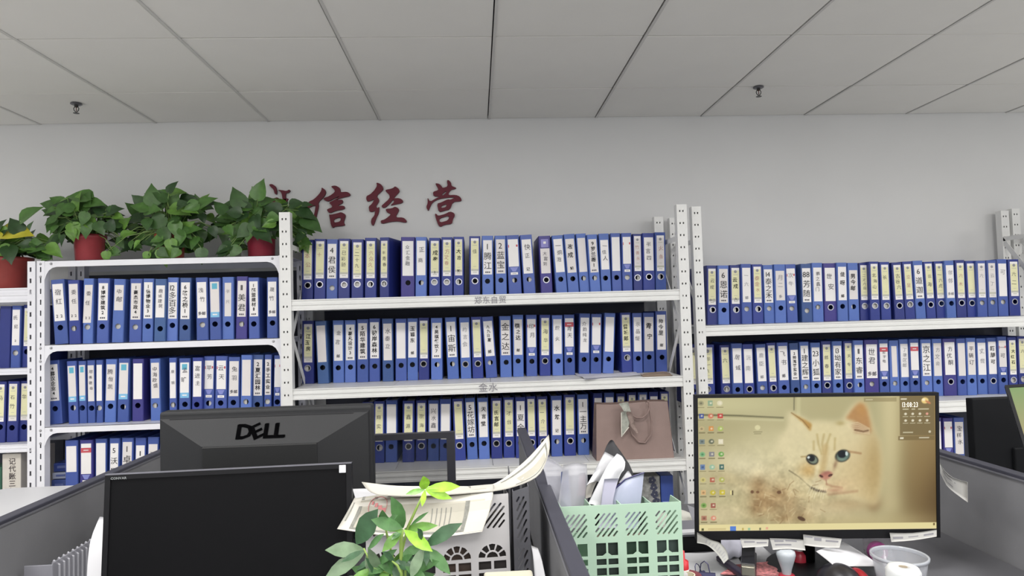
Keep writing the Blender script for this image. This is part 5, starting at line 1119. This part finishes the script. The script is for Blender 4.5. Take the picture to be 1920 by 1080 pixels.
paper('paper_sheet', 'white folded sheet lying between the two certificates', 'paper', [[(760, 928, 1.455), (800, 927, 1.46), (862, 922, 1.465)], [(775, 936, 1.42), (790, 944, 1.42), (812, 930, 1.435)]], M_WPAP, group=GP)

# ------------------------------------------------------------------ foreground plant
LM = {'y': leaf_mat('fresh lime leaf', '#93c43e'), 'g': leaf_mat('fresh green leaf', '#6f9f48'), 'm': leaf_mat('green leaf', '#4d7644'), 'd': leaf_mat('dark leaf', '#3b5b3e'), 's': leaf_mat('grey green leaf', '#6a8163')}
LL = {k: leaf_mesh('leaf', 'lance', m, .12, .18) for k, m in LM.items()}; LO = {k: leaf_mesh('leaf', 'oval', m, .12, .2) for k, m in LM.items()}
YP = 1.10; pb = W(752, 1085, YP)
t = thing('money_tree_plant', 'small palmate leaved green plant in front of the grey organizer', 'potted plant', (pb.x, YP, DZ + .0005))
mb = MB(); mb.lathe([(0, 0), (.04, 0), (.042, .004), (.052, .075), (.055, .078), (.055, .086), (.050, .086), (.048, .076)], 24); mb.build('pot', mat('white ceramic pot', '#d9d7d0', .3, var=.03), t, world=False, smooth=True)
mb = MB(); mb.lathe([(.049, .074), (.02, .079), (0, .08)], 16); mb.build('soil', M_SOIL, t, smooth=True)
M_ST2 = mat('fresh stem', '#8aa552', .5, var=.1); stem0 = Vector((pb.x, YP, DZ + .075))
def stemto(pts, r=.0022):
    mb = MB(); P_ = [stem0 + Vector((random.uniform(-.01, .01), random.uniform(-.01, .01), 0))] + [W(x, y, yq) for x, y, yq in pts]; mb.tube(P_, [r * 1.3] + [r] * (len(P_) - 2) + [r * .6], 6); mb.build('stem', M_ST2, t, world=True, smooth=True)
def lf(bx, by, tx, ty, wd, k, mesh=LL, dy=0., ft=-.02):
    a_, b_ = W(bx, by, YP + dy), W(tx, ty, YP + dy + ft); d = b_ - a_; wd *= .66 if mesh is LO else .95; o = link('leaf', mesh[k], t); n = (CP - a_).normalized() + Vector((random.uniform(-.3, .3), 0, random.uniform(.1, .7))); orient(o, a_ - t.location, d, n, d.length, wd)
stemto([(752, 1060, YP), (752, 1010, YP), (756, 994, YP)], .0032); stemto([(750, 1050, YP + .01), (764, 990, YP + .01), (780, 955, YP + .01), (797, 919, YP + .01)]); stemto([(735, 1075, YP), (700, 1065, YP), (682, 1028, YP)]); stemto([(760, 1070, YP), (785, 1050, YP), (798, 1022, YP)]); stemto([(745, 1070, YP + .02), (735, 1040, YP + .02), (726, 1005, YP + .02), (722, 985, YP + .02)]); stemto([(752, 1075, YP - .02), (745, 1060, YP - .02), (735, 1052, YP - .02)])
# top rosette, middle rosette, left, right, low
for a_ in [(797, 917, 795, 896, 1.9, 'y', LO), (798, 917, 860, 909, 1.05, 'y', LL), (798, 919, 846, 934, 1.0, 'y', LL), (796, 918, 762, 925, 1.0, 'g', LL), (797, 919, 791, 948, 1.1, 'y', LL),
           (756, 993, 712, 984, 1.15, 'g', LL), (754, 994, 716, 1034, 1.25, 'g', LL), (758, 994, 810, 1033, 1.15, 'y', LL), (758, 992, 818, 984, .9, 'g', LL), (756, 990, 738, 934, 1.3, 'm', LO), (754, 990, 698, 974, 1.3, 'm', LL), (752, 996, 735, 1010, 1.2, 'm', LO),
           (668, 1020, 703, 957, 1.7, 'd', LL), (684, 1031, 611, 1029, 1.35, 's', LL), (684, 1035, 606, 1084, 1.1, 's', LL), (690, 1030, 716, 1000, 1.0, 'm', LL), (682, 1032, 640, 1052, .9, 'd', LL), (688, 1036, 692, 1076, 1.0, 's', LL),
           (796, 1024, 862, 980, 1.05, 'd', LL), (798, 1026, 846, 1074, 1.25, 'm', LL), (794, 1026, 768, 1084, 1.3, 's', LL), (796, 1022, 752, 1040, 1.3, 'm', LL), (792, 1012, 786, 992, 1.2, 'd', LL), (800, 1024, 800, 1060, 1.2, 'd', LL),
           (722, 985, 716, 960, 1.5, 'm', LO), (724, 985, 742, 965, 1.3, 'm', LL), (735, 1056, 690, 1074, 1.2, 'm', LL), (737, 1054, 776, 1066, 1.1, 'd', LL), (736, 1056, 705, 1100, 1.2, 'g', LL), (738, 1056, 752, 1100, 1.3, 'd', LL), (740, 1052, 720, 1034, 1.1, 'd', LL), (760, 1062, 800, 1086, 1.2, 'm', LL), (700, 1066, 655, 1090, 1.1, 'g', LL), (745, 1060, 770, 1040, 1.1, 'm', LL), (770, 985, 800, 960, .5, 'm', LL)]:
    lf(*a_[:6], a_[6], random.uniform(-.02, .02))
for a_ in [(720, 1090, 660, 1062, 1.1, 'm', LL), (722, 1090, 690, 1046, 1.1, 'd', LL), (726, 1088, 728, 1040, 1.2, 'm', LL), (745, 1095, 786, 1054, 1.1, 'd', LL), (748, 1095, 812, 1076, 1.1, 'm', LL), (700, 1100, 640, 1084, 1.2, 's', LL), (760, 1100, 836, 1088, 1.1, 'd', LL), (735, 1085, 752, 1036, 1.1, 'g', LL), (700, 1045, 668, 1068, 1.0, 'd', LL), (790, 1050, 740, 1052, 1.2, 'd', LL), (765, 1075, 712, 1058, 1.2, 'm', LL), (705, 1060, 740, 1030, 1.0, 'm', LL), (680, 1040, 652, 1024, .9, 'd', LL), (770, 1070, 820, 1050, 1.2, 'm', LL), (715, 1075, 690, 1030, 1.0, 's', LL), (780, 1085, 742, 1074, 1.3, 'd', LL)]:
    lf(*a_[:6], a_[6], random.uniform(0, .04))

# small things on the left desk
a_, b_ = W(908, 1072, 1.15), W(1004, 1071, 1.15)
t = thing('tissue_box', 'cream rounded plastic box at bottom edge beside the middle divider', 'box', ((a_.x + b_.x) / 2, 1.19, DZ + .0005)); hh = W(956, 1070, 1.24).z - DZ
mb = MB(); mb.rbox((-(b_.x - a_.x) / 2, -.04, 0), ((b_.x - a_.x) / 2, .05, hh - .012), .01, seg=3); mb.build('body', mat('cream plastic', '#b9b4a2', .4, var=.03), t, smooth=False)
mb = MB(); mb.rbox((-(b_.x - a_.x) / 2 - .001, -.041, hh - .012), ((b_.x - a_.x) / 2 + .001, .051, hh), .005, seg=3); mb.build('lid', mat('cream plastic lid', '#c0bcab', .4, var=.03), t)
paper('card', 'white card standing against the middle divider', 'card', [[(996, 1023, 1.26), (1008, 1028, 1.26)], [(1000, 1050, 1.25), (1016, 1052, 1.25)], [(1004, 1110, 1.22), (1028, 1110, 1.22)]], mat('white card', '#b4b4b8', .5, var=.03), 4, 6, group=GP, th=.002)
# clear ribbed file rack and white sheet behind the switched off monitor
A0, A1 = WX(167, 1010, -1.0), WX(98, 1060, -1.0); zt = (A0.z + A1.z) / 2
t = thing('ribbed_tray', 'clear ribbed plastic file rack beside the left divider', 'file rack', (-1.02, (A0.y + A1.y) / 2, DZ + .0005)); M_CLR = mat('clear frosted plastic', '#a3a3ac', .3, var=.05, alpha=.55)
y0_, y1_ = A1.y, A0.y + .05
mb = MB(); mb.rbox((-1.002, y0_, DZ + .001), (-.998, y1_, zt), .0015); mb.build('side_panel', M_CLR, t, world=True)
mb = MB(); mb.rbox((-1.062, y0_ - .003, DZ + .001), (-.998, y0_ + .001, zt - .004), .0015); mb.build('end_panel', M_CLR, t, world=True)
k = 0
while y0_ + .02 + k * .018 < y1_:
    yk = y0_ + .02 + k * .018; mb = MB(); mb.tube([(-.9965, yk, DZ + .01), (-.9965, yk, zt - .012), (-1.01, yk, zt - .002)], .0028, 6); mb.build('rib', mat('frosted rib', '#a9a9b0', .3, var=.03), t, world=True); k += 1
paper('paper_sheet', 'white sheet standing behind the switched off monitor', 'paper', [[(187, 969, 1.56), (190, 969, 1.56), (194, 970, 1.56)], [(171, 1010, 1.54), (182, 1003, 1.54), (196, 1002, 1.54)], [(165, 1050, 1.52), (180, 1045, 1.52), (196, 1045, 1.52)], [(162, 1100, 1.5), (178, 1100, 1.5), (196, 1100, 1.5)]], M_WPAP, group=GP)

# ------------------------------------------------------------------ contents of the green organizer
paper('plastic_folder', 'frosted clear folder standing at the left of the green organizer', 'folder', [[(1056, 871, 1.60), (1080, 868, 1.60), (1100, 870, 1.60)], [(1052, 910, 1.60), (1078, 910, 1.585), (1101, 910, 1.60)], [(1040, 990, 1.58), (1075, 990, 1.57), (1101, 990, 1.58)]], mat('frosted folder', '#bebec6', .35, var=.04, alpha=.5), 8, 8, group=GP, th=.002)
paper('plastic_folder', 'clear plastic sleeve behind the frosted folder', 'folder', [[(1012, 858, 1.66), (1035, 862, 1.66), (1060, 880, 1.66)], [(1026, 905, 1.66), (1044, 905, 1.66), (1064, 910, 1.66)], [(1040, 985, 1.64), (1055, 985, 1.64), (1070, 985, 1.64)]], mat('clear sleeve', '#d6d6e0', .2, var=.1, alpha=.45), 8, 8, group=GP, th=.002)
paper('paper_strip', 'blue paper inside the frosted folder', 'paper', [[(1052, 885, 1.615), (1066, 880, 1.615)], [(1050, 990, 1.60), (1074, 990, 1.60)]], mat('soft blue paper', '#8f9bd0', .6, var=.1), 2, 4, group=GP)
paper('paper_strip', 'pink paper inside the frosted folder', 'paper', [[(1086, 888, 1.615), (1097, 886, 1.615)], [(1082, 930, 1.612), (1099, 928, 1.612)]], mat('soft pink paper', '#d9a9b0', .6, var=.1), 2, 4, group=GP)
paper('folder', 'black card folder standing highest in the green organizer', 'folder', [[(1138, 838, 1.625), (1144, 826, 1.625), (1149, 827, 1.625), (1156, 842, 1.625)], [(1118, 890, 1.61), (1140, 880, 1.61), (1162, 866, 1.61), (1186, 886, 1.61)], [(1105, 985, 1.58), (1140, 985, 1.58), (1170, 985, 1.58), (1204, 985, 1.58)]], mat('black card', '#26262a', .6, var=.05), 10, 8, group=GP, th=.002)
paper('paper_note', 'crumpled white note leaning left in the green organizer', 'note', [[(1134, 847, 1.60), (1146, 853, 1.60), (1157, 859, 1.60)], [(1118, 876, 1.585), (1134, 874, 1.59), (1146, 880, 1.595)], [(1112, 890, 1.59), (1120, 892, 1.58), (1126, 902, 1.59)], [(1100, 910, 1.575), (1110, 904, 1.575), (1119, 902, 1.58)]], M_WPAP, 10, 10, group=GP)
paper('paper_note', 'grey note sheet under the crumpled white note', 'note', [[(1120, 884, 1.605), (1140, 880, 1.605)], [(1100, 912, 1.595), (1118, 905, 1.595)], [(1098, 935, 1.585), (1108, 932, 1.585)]], mat('grey paper', '#98958f', .6, var=.05), 6, 6, group=GP)
paper('paper_note', 'white folded paper tilted in middle of the green organizer', 'note', [[(1157, 850, 1.575), (1166, 856, 1.575), (1172, 866, 1.575)], [(1140, 872, 1.565), (1156, 874, 1.555), (1170, 880, 1.565)], [(1126, 898, 1.56), (1144, 899, 1.55), (1160, 897, 1.56)], [(1102, 945, 1.55), (1118, 950, 1.55), (1130, 985, 1.55)]], M_WPAP, 10, 12, group=GP)
paper('paper_note', 'lavender white sheet standing in the second compartment', 'note', [[(1133, 898, 1.545), (1160, 897, 1.545)], [(1128, 935, 1.54), (1150, 935, 1.54)], [(1122, 990, 1.535), (1146, 990, 1.535)]], mat('lavender paper', '#aeadc0', .6, var=.03), 6, 6, group=GP)
paper('plastic_folder', 'pale blue clear pocket with dark edge in the green organizer', 'folder', [[(1152, 918, 1.56), (1172, 900, 1.56), (1190, 893, 1.56), (1207, 888, 1.56)], [(1145, 935, 1.555), (1165, 925, 1.55), (1185, 922, 1.55), (1203, 922, 1.555)], [(1138, 990, 1.545), (1160, 990, 1.54), (1180, 990, 1.54), (1195, 990, 1.545)]], mat('pale blue pocket', '#a9afc4', .3, var=.05, alpha=.9), 10, 8, group=GP, th=.002)
mb = MB(); mb.tube([W(x, y, 1.556) for x, y in ((1152, 917), (1172, 899), (1190, 892), (1208, 886))], .0018, 6); o = tag(mb.build('slide_binder', mat('navy slide binder', '#2c2a5c', .4)), 'navy slide bar along the pale blue pocket', 'slide bar'); origin_to_base(o)
paper('paper_note', 'small white triangle of paper behind the pale blue pocket', 'note', [[(1176, 884, 1.575), (1179, 883, 1.575), (1184, 892, 1.575)], [(1160, 905, 1.57), (1172, 905, 1.57), (1184, 900, 1.57)]], M_WPAP, 4, 4, group=GP)

# ------------------------------------------------------------------ notes stuck to the cat monitor
M_NOTE = mat('note paper', '#b4b3b0', .6, var=.04, scale=20)
DN = None
def note(lab, rows, inks):
    rows = [[(x, y, WD(x, y, 1.592 - .004 * j).y if Yq is None else Yq) for (x, y, Yq) in r] for j, r in enumerate(rows)]
    t, P = paper('sticky_note', lab, 'note', rows, M_NOTE, 6, 4, group='notes stuck on the cat monitor')
    mb = MB()
    for (u0, u1, v0, v1) in inks: P.patch(mb, u0, u1, v0, v1, 0, .0009, 2, 1)
    mb.build('handwriting', mat('faint note ink', '#85848a', .7, var=0), t, world=True)
note('narrow note stuck under the monitor beside the stapler', [[(1388, 1010, DN), (1441, 1011, DN)], [(1392, 1027, DN), (1440, 1024, DN)]], [(.15, .5, .3, .45), (.55, .9, .4, .55)])
note('wider torn note stuck under the monitor above the white stamp', [[(1443, 1009, DN), (1475, 1010, DN), (1507, 1012, DN)], [(1449, 1031, DN), (1478, 1029, DN), (1510, 1032, DN)]], [(.15, .4, .2, .35), (.45, .75, .15, .3), (.15, .6, .5, .62)])
note('slanted note stuck at the middle of the monitor bezel', [[(1506, 1002, DN), (1540, 1006, DN), (1578, 1010, DN)], [(1507, 1022, DN), (1540, 1026, DN), (1574, 1027, DN)]], [(.05, .28, .15, .28), (.32, .5, .2, .45), (.6, .9, .3, .45)])
note('long note stuck at the right end of the monitor bezel', [[(1668, 999, DN), (1712, 999, DN), (1756, 993, DN)], [(1671, 1016, DN), (1712, 1013, DN), (1756, 1006, DN)]], [(.08, .3, .45, .65), (.4, .6, .45, .55), (.7, .9, .4, .6)])
note('curved white note sticking out of the monitor right edge', [[(1762, 867, 1.59), (1771, 882, 1.585), (1788, 896, 1.56), (1814, 904, 1.53)], [(1763, 887, 1.59), (1775, 910, 1.585), (1793, 926, 1.56), (1815, 942, 1.53)]], [(.2, .7, .3, .36), (.2, .6, .6, .65)])
# long receipt curling down from the monitor's left corner
t, P = paper('receipt', 'long grey receipt curling down below the monitor left corner', 'receipt', [[(1307, 998, 1.575), (1330, 1011, 1.57), (1350, 1018, 1.56), (1362, 1033, 1.55), (1366, 1048, 1.54)], [(1307, 1018, 1.575), (1325, 1022, 1.57), (1340, 1034, 1.555), (1350, 1046, 1.545), (1357, 1057, 1.535)]], mat('receipt paper', '#9d9d99', .6, var=.08, scale=60), 16, 4, group=GP)
mb = MB()
for i in range(9): P.patch(mb, .2 + i * .085, .225 + i * .085, .25 + .1 * (i % 3), .75, 0, .0009, 1, 2)
mb.build('printed_lines', mat('receipt print', '#8e8e90', .7, var=0), t, world=True)

# ------------------------------------------------------------------ clutter on the right desk
zsheet('paper_sheet', 'white paper lying flat on the desk left of the stapler', 'paper', [(1262, 1040), (1378, 1036), (1408, 1090), (1262, 1092)], DZ + .001, M_WPAP, .002, group=GP)
zsheet('paper_sheet', 'white sheet lying on the desk right of the stapler', 'paper', [(1396, 1020), (1425, 1021), (1462, 1056), (1400, 1066)], DZ + .004, M_WPAP, .003, group=GP)
zsheet('paper_sheet', 'lavender folded sheet behind the stapler under the monitor', 'paper', [(1338, 1008), (1390, 1008), (1392, 1045), (1362, 1052)], DZ + .003, mat('lavender sheet', '#c2c2d0', .6, var=.04), .006, group=GP)
M_REDP = mat('red printed leaflet', '#d98a8c', .6, var=.5, scale=110)
zsheet('leaflet', 'red patterned leaflet under the stapler', 'leaflet', [(1350, 1078), (1378, 1060), (1468, 1052), (1470, 1082)], DZ + .007, M_REDP, .001, group=GP)
# stapler
s0 = WZ(1404, 1082, DZ + .01); M_STB = mat('black stapler body', '#1b1b20', .35, var=.05); M_CHR = mat('stapler metal', '#a9a698', .25, .9)
t = thing('stapler', 'black stapler lying on the desk below the monitor', 'stapler', (s0.x, s0.y, DZ + .010), (0, 0, math.radians(-24)))
mb = MB(); mb.rbox((-.017, -.02, 0), (.017, .150, .010), .004); mb.build('base', M_STB, t)
mb = MB(); mb.prism([[(-.02, .014), (.155, .050), (.165, .058), (.165, .078), (.150, .084), (.10, .070), (-.01, .036), (-.022, .028)]], lambda u, v, tt: (tt, u, v), -.015, .015); mb.build('arm', M_STB, t)
mb = MB(); mb.rbox((-.0155, -.026, .012), (.0155, -.006, .034), .002); mb.build('nose_plate', M_CHR, t)
mb = MB(); mb.box((-.0165, .0, .010), (-.0155, .13, .034)); mb.build('side_rail', mat('stapler rail', '#7b7b85', .3, .7), t)
# second stapler-like remover to its left
s1 = WZ(1392, 1082, DZ + .01); t = thing('box_cutter', 'dark purple box cutter lying beside the stapler', 'cutter', (s1.x - .002, s1.y + .01, DZ + .0100), (0, 0, math.radians(8)))
mb = MB(); mb.rbox((-.010, -.03, 0), (.010, .10, .014), .004); mb.build('handle', mat('dark purple plastic', '#2d2338', .4), t)
mb = MB(); mb.rbox((-.006, .06, .014), (.006, .085, .018), .001); mb.build('slider', mat('cutter slider', '#8d8d96', .4), t)
# rubber stamp
p = W(1475, 1076, 1.575); t = thing('rubber_stamp', 'white handled rubber stamp standing below the monitor', 'stamp', (p.x, 1.575, DZ + .0005))
hz = W(1475, 1031, 1.575).z - DZ
mb = MB(); mb.lathe([(.010, .012), (.012, hz * .35), (.018, hz * .62), (.0225, hz * .84), (.021, hz * .95), (.012, hz), (0, hz)], 24); mb.build('handle', mat('white stamp plastic', '#a9afb6', .35, var=.03), t, smooth=True)
mb = MB(); mb.lathe([(0, 0), (.020, 0), (.021, .004), (.018, .012), (.010, .014)], 24); mb.build('stamp_base', mat('red stamp base', '#a32a38', .4), t, smooth=True)
# red ink bottle behind the stamp
p = WZ(1500, 1062, DZ); t = thing('ink_bottle', 'small red ink bottle behind the white stamp', 'bottle', (p.x, p.y, DZ + .0005))
mb = MB(); mb.lathe([(0, 0), (.016, 0), (.017, .003), (.017, .032), (.009, .040)], 18); mb.build('body', mat('red ink plastic', '#c0394a', .3), t, smooth=True); mb = MB(); mb.lathe([(.0095, .038), (.0095, .054), (.006, .058), (0, .058)], 14); mb.build('cap', mat('white cap', '#dedede', .4), t, smooth=True)
# envelope, tilted
paper('envelope', 'white printed envelope lying tilted right of the monitor stand', 'envelope', [[(1530, 1034, 1.56), (1556, 1024, 1.60), (1582, 1016, 1.64)], [(1548, 1048, 1.54), (1585, 1040, 1.57), (1618, 1038, 1.60)], [(1566, 1063, 1.52), (1605, 1062, 1.54), (1652, 1062, 1.56)]], mat('envelope white', '#d0d0d4', .5, var=.02), 10, 8, group=GP)
# black round device with red band
p = W(1575, 1100, 1.52); t = thing('computer_mouse', 'black rounded mouse with red side at bottom edge', 'mouse', (p.x, 1.52, DZ + .0005))
def dome(mb, rx, ry, rz, n=18, m_=8, mi=0, z0=0.):
    vs = [(rx * math.cos(2 * math.pi * k / n) * math.cos(j * math.pi / 2 / m_), ry * math.sin(2 * math.pi * k / n) * math.cos(j * math.pi / 2 / m_), z0 + rz * math.sin(j * math.pi / 2 / m_)) for j in range(m_ + 1) for k in range(n)]
    fs = [(j * n + k, j * n + (k + 1) % n, (j + 1) * n + (k + 1) % n, (j + 1) * n + k) for j in range(m_) for k in range(n)]; mb.add(vs, fs, mi); return mb
dome(MB(), .052, .06, .052).build('shell', mat('mouse black', '#1a1920', .35), t, smooth=True)
mb = dome(MB(), .020, .05, .040); mb.v = [(x + .046, y - .004, z) for x, y, z in mb.v]; mb.build('side_grip', mat('mouse red', '#8e1220', .35), t, smooth=True)
# stand foot riser: black box with white paper pack behind the monitor's left corner
a_, b_ = W(1280, 1000, 1.78), W(1352, 1000, 1.78); zt = W(1295, 998, 1.78).z
t = thing('storage_box', 'low black box under the monitor left corner', 'box', ((a_.x + b_.x) / 2, 1.83, DZ + .0005))
mb = MB(); mb.rbox((a_.x, 1.78, DZ + .0005), (b_.x, 1.90, zt - .012), .003); mb.build('body', M_BLK, t, world=True); mb = MB(); mb.rbox((a_.x - .001, 1.779, zt - .012), (b_.x + .001, 1.901, zt - .006), .002); mb.build('lid', M_BEZR, t, world=True)
mb = MB(); mb.rbox((a_.x - .002, 1.776, zt - .0055), (b_.x - .03, 1.80, zt + .002), .001, seg=1); o = tag(mb.build('paper_pack', M_WPAP), 'thin white paper pack on the low black box', 'paper pack'); origin_to_base(o)
p = W(1281, 985, 2.02); t = thing('plastic_bag', 'rounded off white plastic bag behind the green organizer', 'bag', (p.x - .02, 2.02, DZ + .0005)); hz = W(1280, 955, 2.02).z - DZ
mb = dome(MB(), .062, .05, hz, 14, 7); R_ = random.Random(2); mb.v = [(x * (1 + R_.uniform(-.06, .06)), y, z * (1 + R_.uniform(-.05, .03))) for x, y, z in mb.v]; mb.build('body', mat('off white plastic', '#c9c8bf', .45, var=.06), t, smooth=True)
mb = MB(); mb.sheet([[(.02, -.05, .07), (.055, -.045, .055)], [(.03, -.055, .03), (.052, -.05, .02)], [(.045, -.055, .0), (.055, -.05, .0)]], .001); mb.build('flap', mat('bag flap', '#a6a6ac', .5), t)
# red capped bottle, binder clips, tape roll at the lower left of the desk
p = W(1281, 1085, 1.55); t = thing('glue_bottle', 'small bottle with red cap beside the green organizer', 'bottle', (p.x, 1.55, DZ + .0005)); hz = W(1281, 1031, 1.55).z - DZ
mb = MB(); mb.lathe([(0, 0), (.016, 0), (.017, .004), (.017, hz * .45), (.013, hz * .55)], 16); mb.build('body', mat('white bottle plastic', '#d8d6da', .35), t, smooth=True)
mb = MB(); mb.lathe([(.014, hz * .5), (.0135, hz * .72), (.006, hz * .76), (.0055, hz * .97), (0, hz)], 16); mb.build('cap', mat('bright red cap', '#c22a33', .35), t, smooth=True)
for i, (x, y, Yc, sc_, rz) in enumerate(((1310, 1075, 1.57, 1.0, .5), (1322, 1085, 1.55, 1.25, -.3))):
    p = W(x, y, Yc); t = thing('binder_clip', ['smaller navy binder clip on the white paper', 'larger navy binder clip at the bottom edge'][i], 'binder clip', (p.x, Yc, DZ + .003), (0, 0, rz), 'binder clips'); q = .016 * sc_
    mb = MB(); mb.prism([[(-q, 0), (q, 0), (q * .15, q * 1.7), (-q * .15, q * 1.7)]], lambda u, v, tt: (tt, u, v), -q * 1.2, q * 1.2); mb.build('body', mat('navy steel', '#23234a', .35, .3), t)
    mb = MB(); mb.tube([(-q * .6, 0, q * 1.6), (-q * .4, q * .3, q * 2.6), (0, q * .4, q * 2.9), (q * .4, q * .3, q * 2.6), (q * .6, 0, q * 1.6)], .0011 * sc_, 5); mb.build('wire_handle', mat('dark wire', '#3a3a58', .3, .6), t)
p = W(1290, 1110, 1.52); t = thing('tape_roll', 'dark red tape roll at the bottom edge beside the organizer', 'tape', (p.x, 1.52, DZ + .0005))
mb = MB(); mb.lathe([(.018, 0), (.032, 0), (.033, .002), (.033, .044), (.032, .046), (.018, .046), (.018, 0)], 24); mb.build('roll', mat('maroon tape', '#6e2a34', .3, var=.1), t); mb = MB(); mb.lathe([(.0155, 0), (.0178, 0), (.0178, .047), (.0155, .047), (.0155, 0)], 24); mb.build('core', mat('card core', '#d8cfb8', .7), t)
# purple tape, clear cup, white paper roll at the right
p = W(1645, 1034, 1.60); t = thing('tape_roll', 'purple tape roll hanging before the clear pouch', 'tape', (p.x, 1.60, p.z - .022))
mb = MB(); mb.lathe([(.012, -.006), (.024, -.006), (.024, .006), (.012, .006), (.012, -.006)], 24); xf(mb, Matrix.Translation((0, 0, .022)) @ Matrix.Rotation(math.pi / 2, 4, 'X')).build('roll', mat('purple tape', '#a04a86', .35), t, smooth=False)
mb = MB(); mb.lathe([(.0095, -.0065), (.0108, -.0065), (.0108, .0065), (.0095, .0065), (.0095, -.0065)], 20); xf(mb, Matrix.Translation((0, 0, .022)) @ Matrix.Rotation(math.pi / 2, 4, 'X')).build('core', mat('tape core', '#8a8a90', .5), t)
t, P = paper('plastic_pouch', 'clear plastic pouch hanging under the monitor right half', 'pouch', [[(1617, 1007, 1.63), (1642, 1007, 1.63), (1668, 1007, 1.63)], [(1619, 1028, 1.635), (1645, 1028, 1.62), (1674, 1030, 1.635)], [(1623, 1050, 1.64), (1648, 1052, 1.63), (1680, 1056, 1.64)]], mat('clear pouch', '#c9c6cc', .2, var=.1, alpha=.4), 8, 6, group=GP)
p = W(1687, 1060, 1.50); t = thing('plastic_cup', 'wide clear plastic tub at the lower right of the desk', 'tub', (p.x, 1.50, DZ + .0005)); hz = W(1687, 1040, 1.50).z - DZ
M_CUP = mat('clear tub plastic', '#b9bcc4', .12, var=.03, alpha=.38)
mb = MB(); mb.lathe([(0, 0), (.046, 0), (.048, .004), (.058, hz - .006), (.0565, hz - .006), (.046, .006), (0, .004)], 32); mb.build('wall', M_CUP, t, smooth=True)
mb = MB(); mb.lathe([(.0560, hz - .008), (.0615, hz - .006), (.0615, hz), (.0575, hz + .001), (.0560, hz - .002), (.0560, hz - .008)], 32); mb.build('rim', mat('clear tub rim', '#aeb2ba', .1, var=0, alpha=.75), t, smooth=True)
mb = MB(); mb.rbox((-.02, -.015, .008), (.022, .02, .05), .004); mb.build('contents', mat('tub contents', '#5a4f5c', .5, var=.2, scale=60), t)
p = W(1694, 1078, 1.42); t = thing('paper_roll', 'white paper roll end at the bottom edge below the tub', 'paper roll', (p.x, 1.42, DZ + .0005)); hz = W(1694, 1062, 1.42).z - DZ
mb = MB(); mb.lathe([(.010, 0), (.034, 0), (.035, .002), (.035, hz - .010), (.030, hz - .001), (.022, hz), (.010, hz), (.010, 0)], 28); mb.build('roll', mat('tissue white', '#c9cbcd', .8, var=.02), t, smooth=True); mb = MB(); mb.lathe([(.0085, .002), (.0098, .002), (.0098, hz - .001), (.0085, hz - .001), (.0085, .002)], 16); mb.build('core', mat('tissue core', '#b9ad9a', .8), t)

# monitor stand, neck visible under the cat monitor is part of the monitor; done
bpy.data.objects.remove(_go, do_unlink=True); bpy.data.curves.remove(_cu)
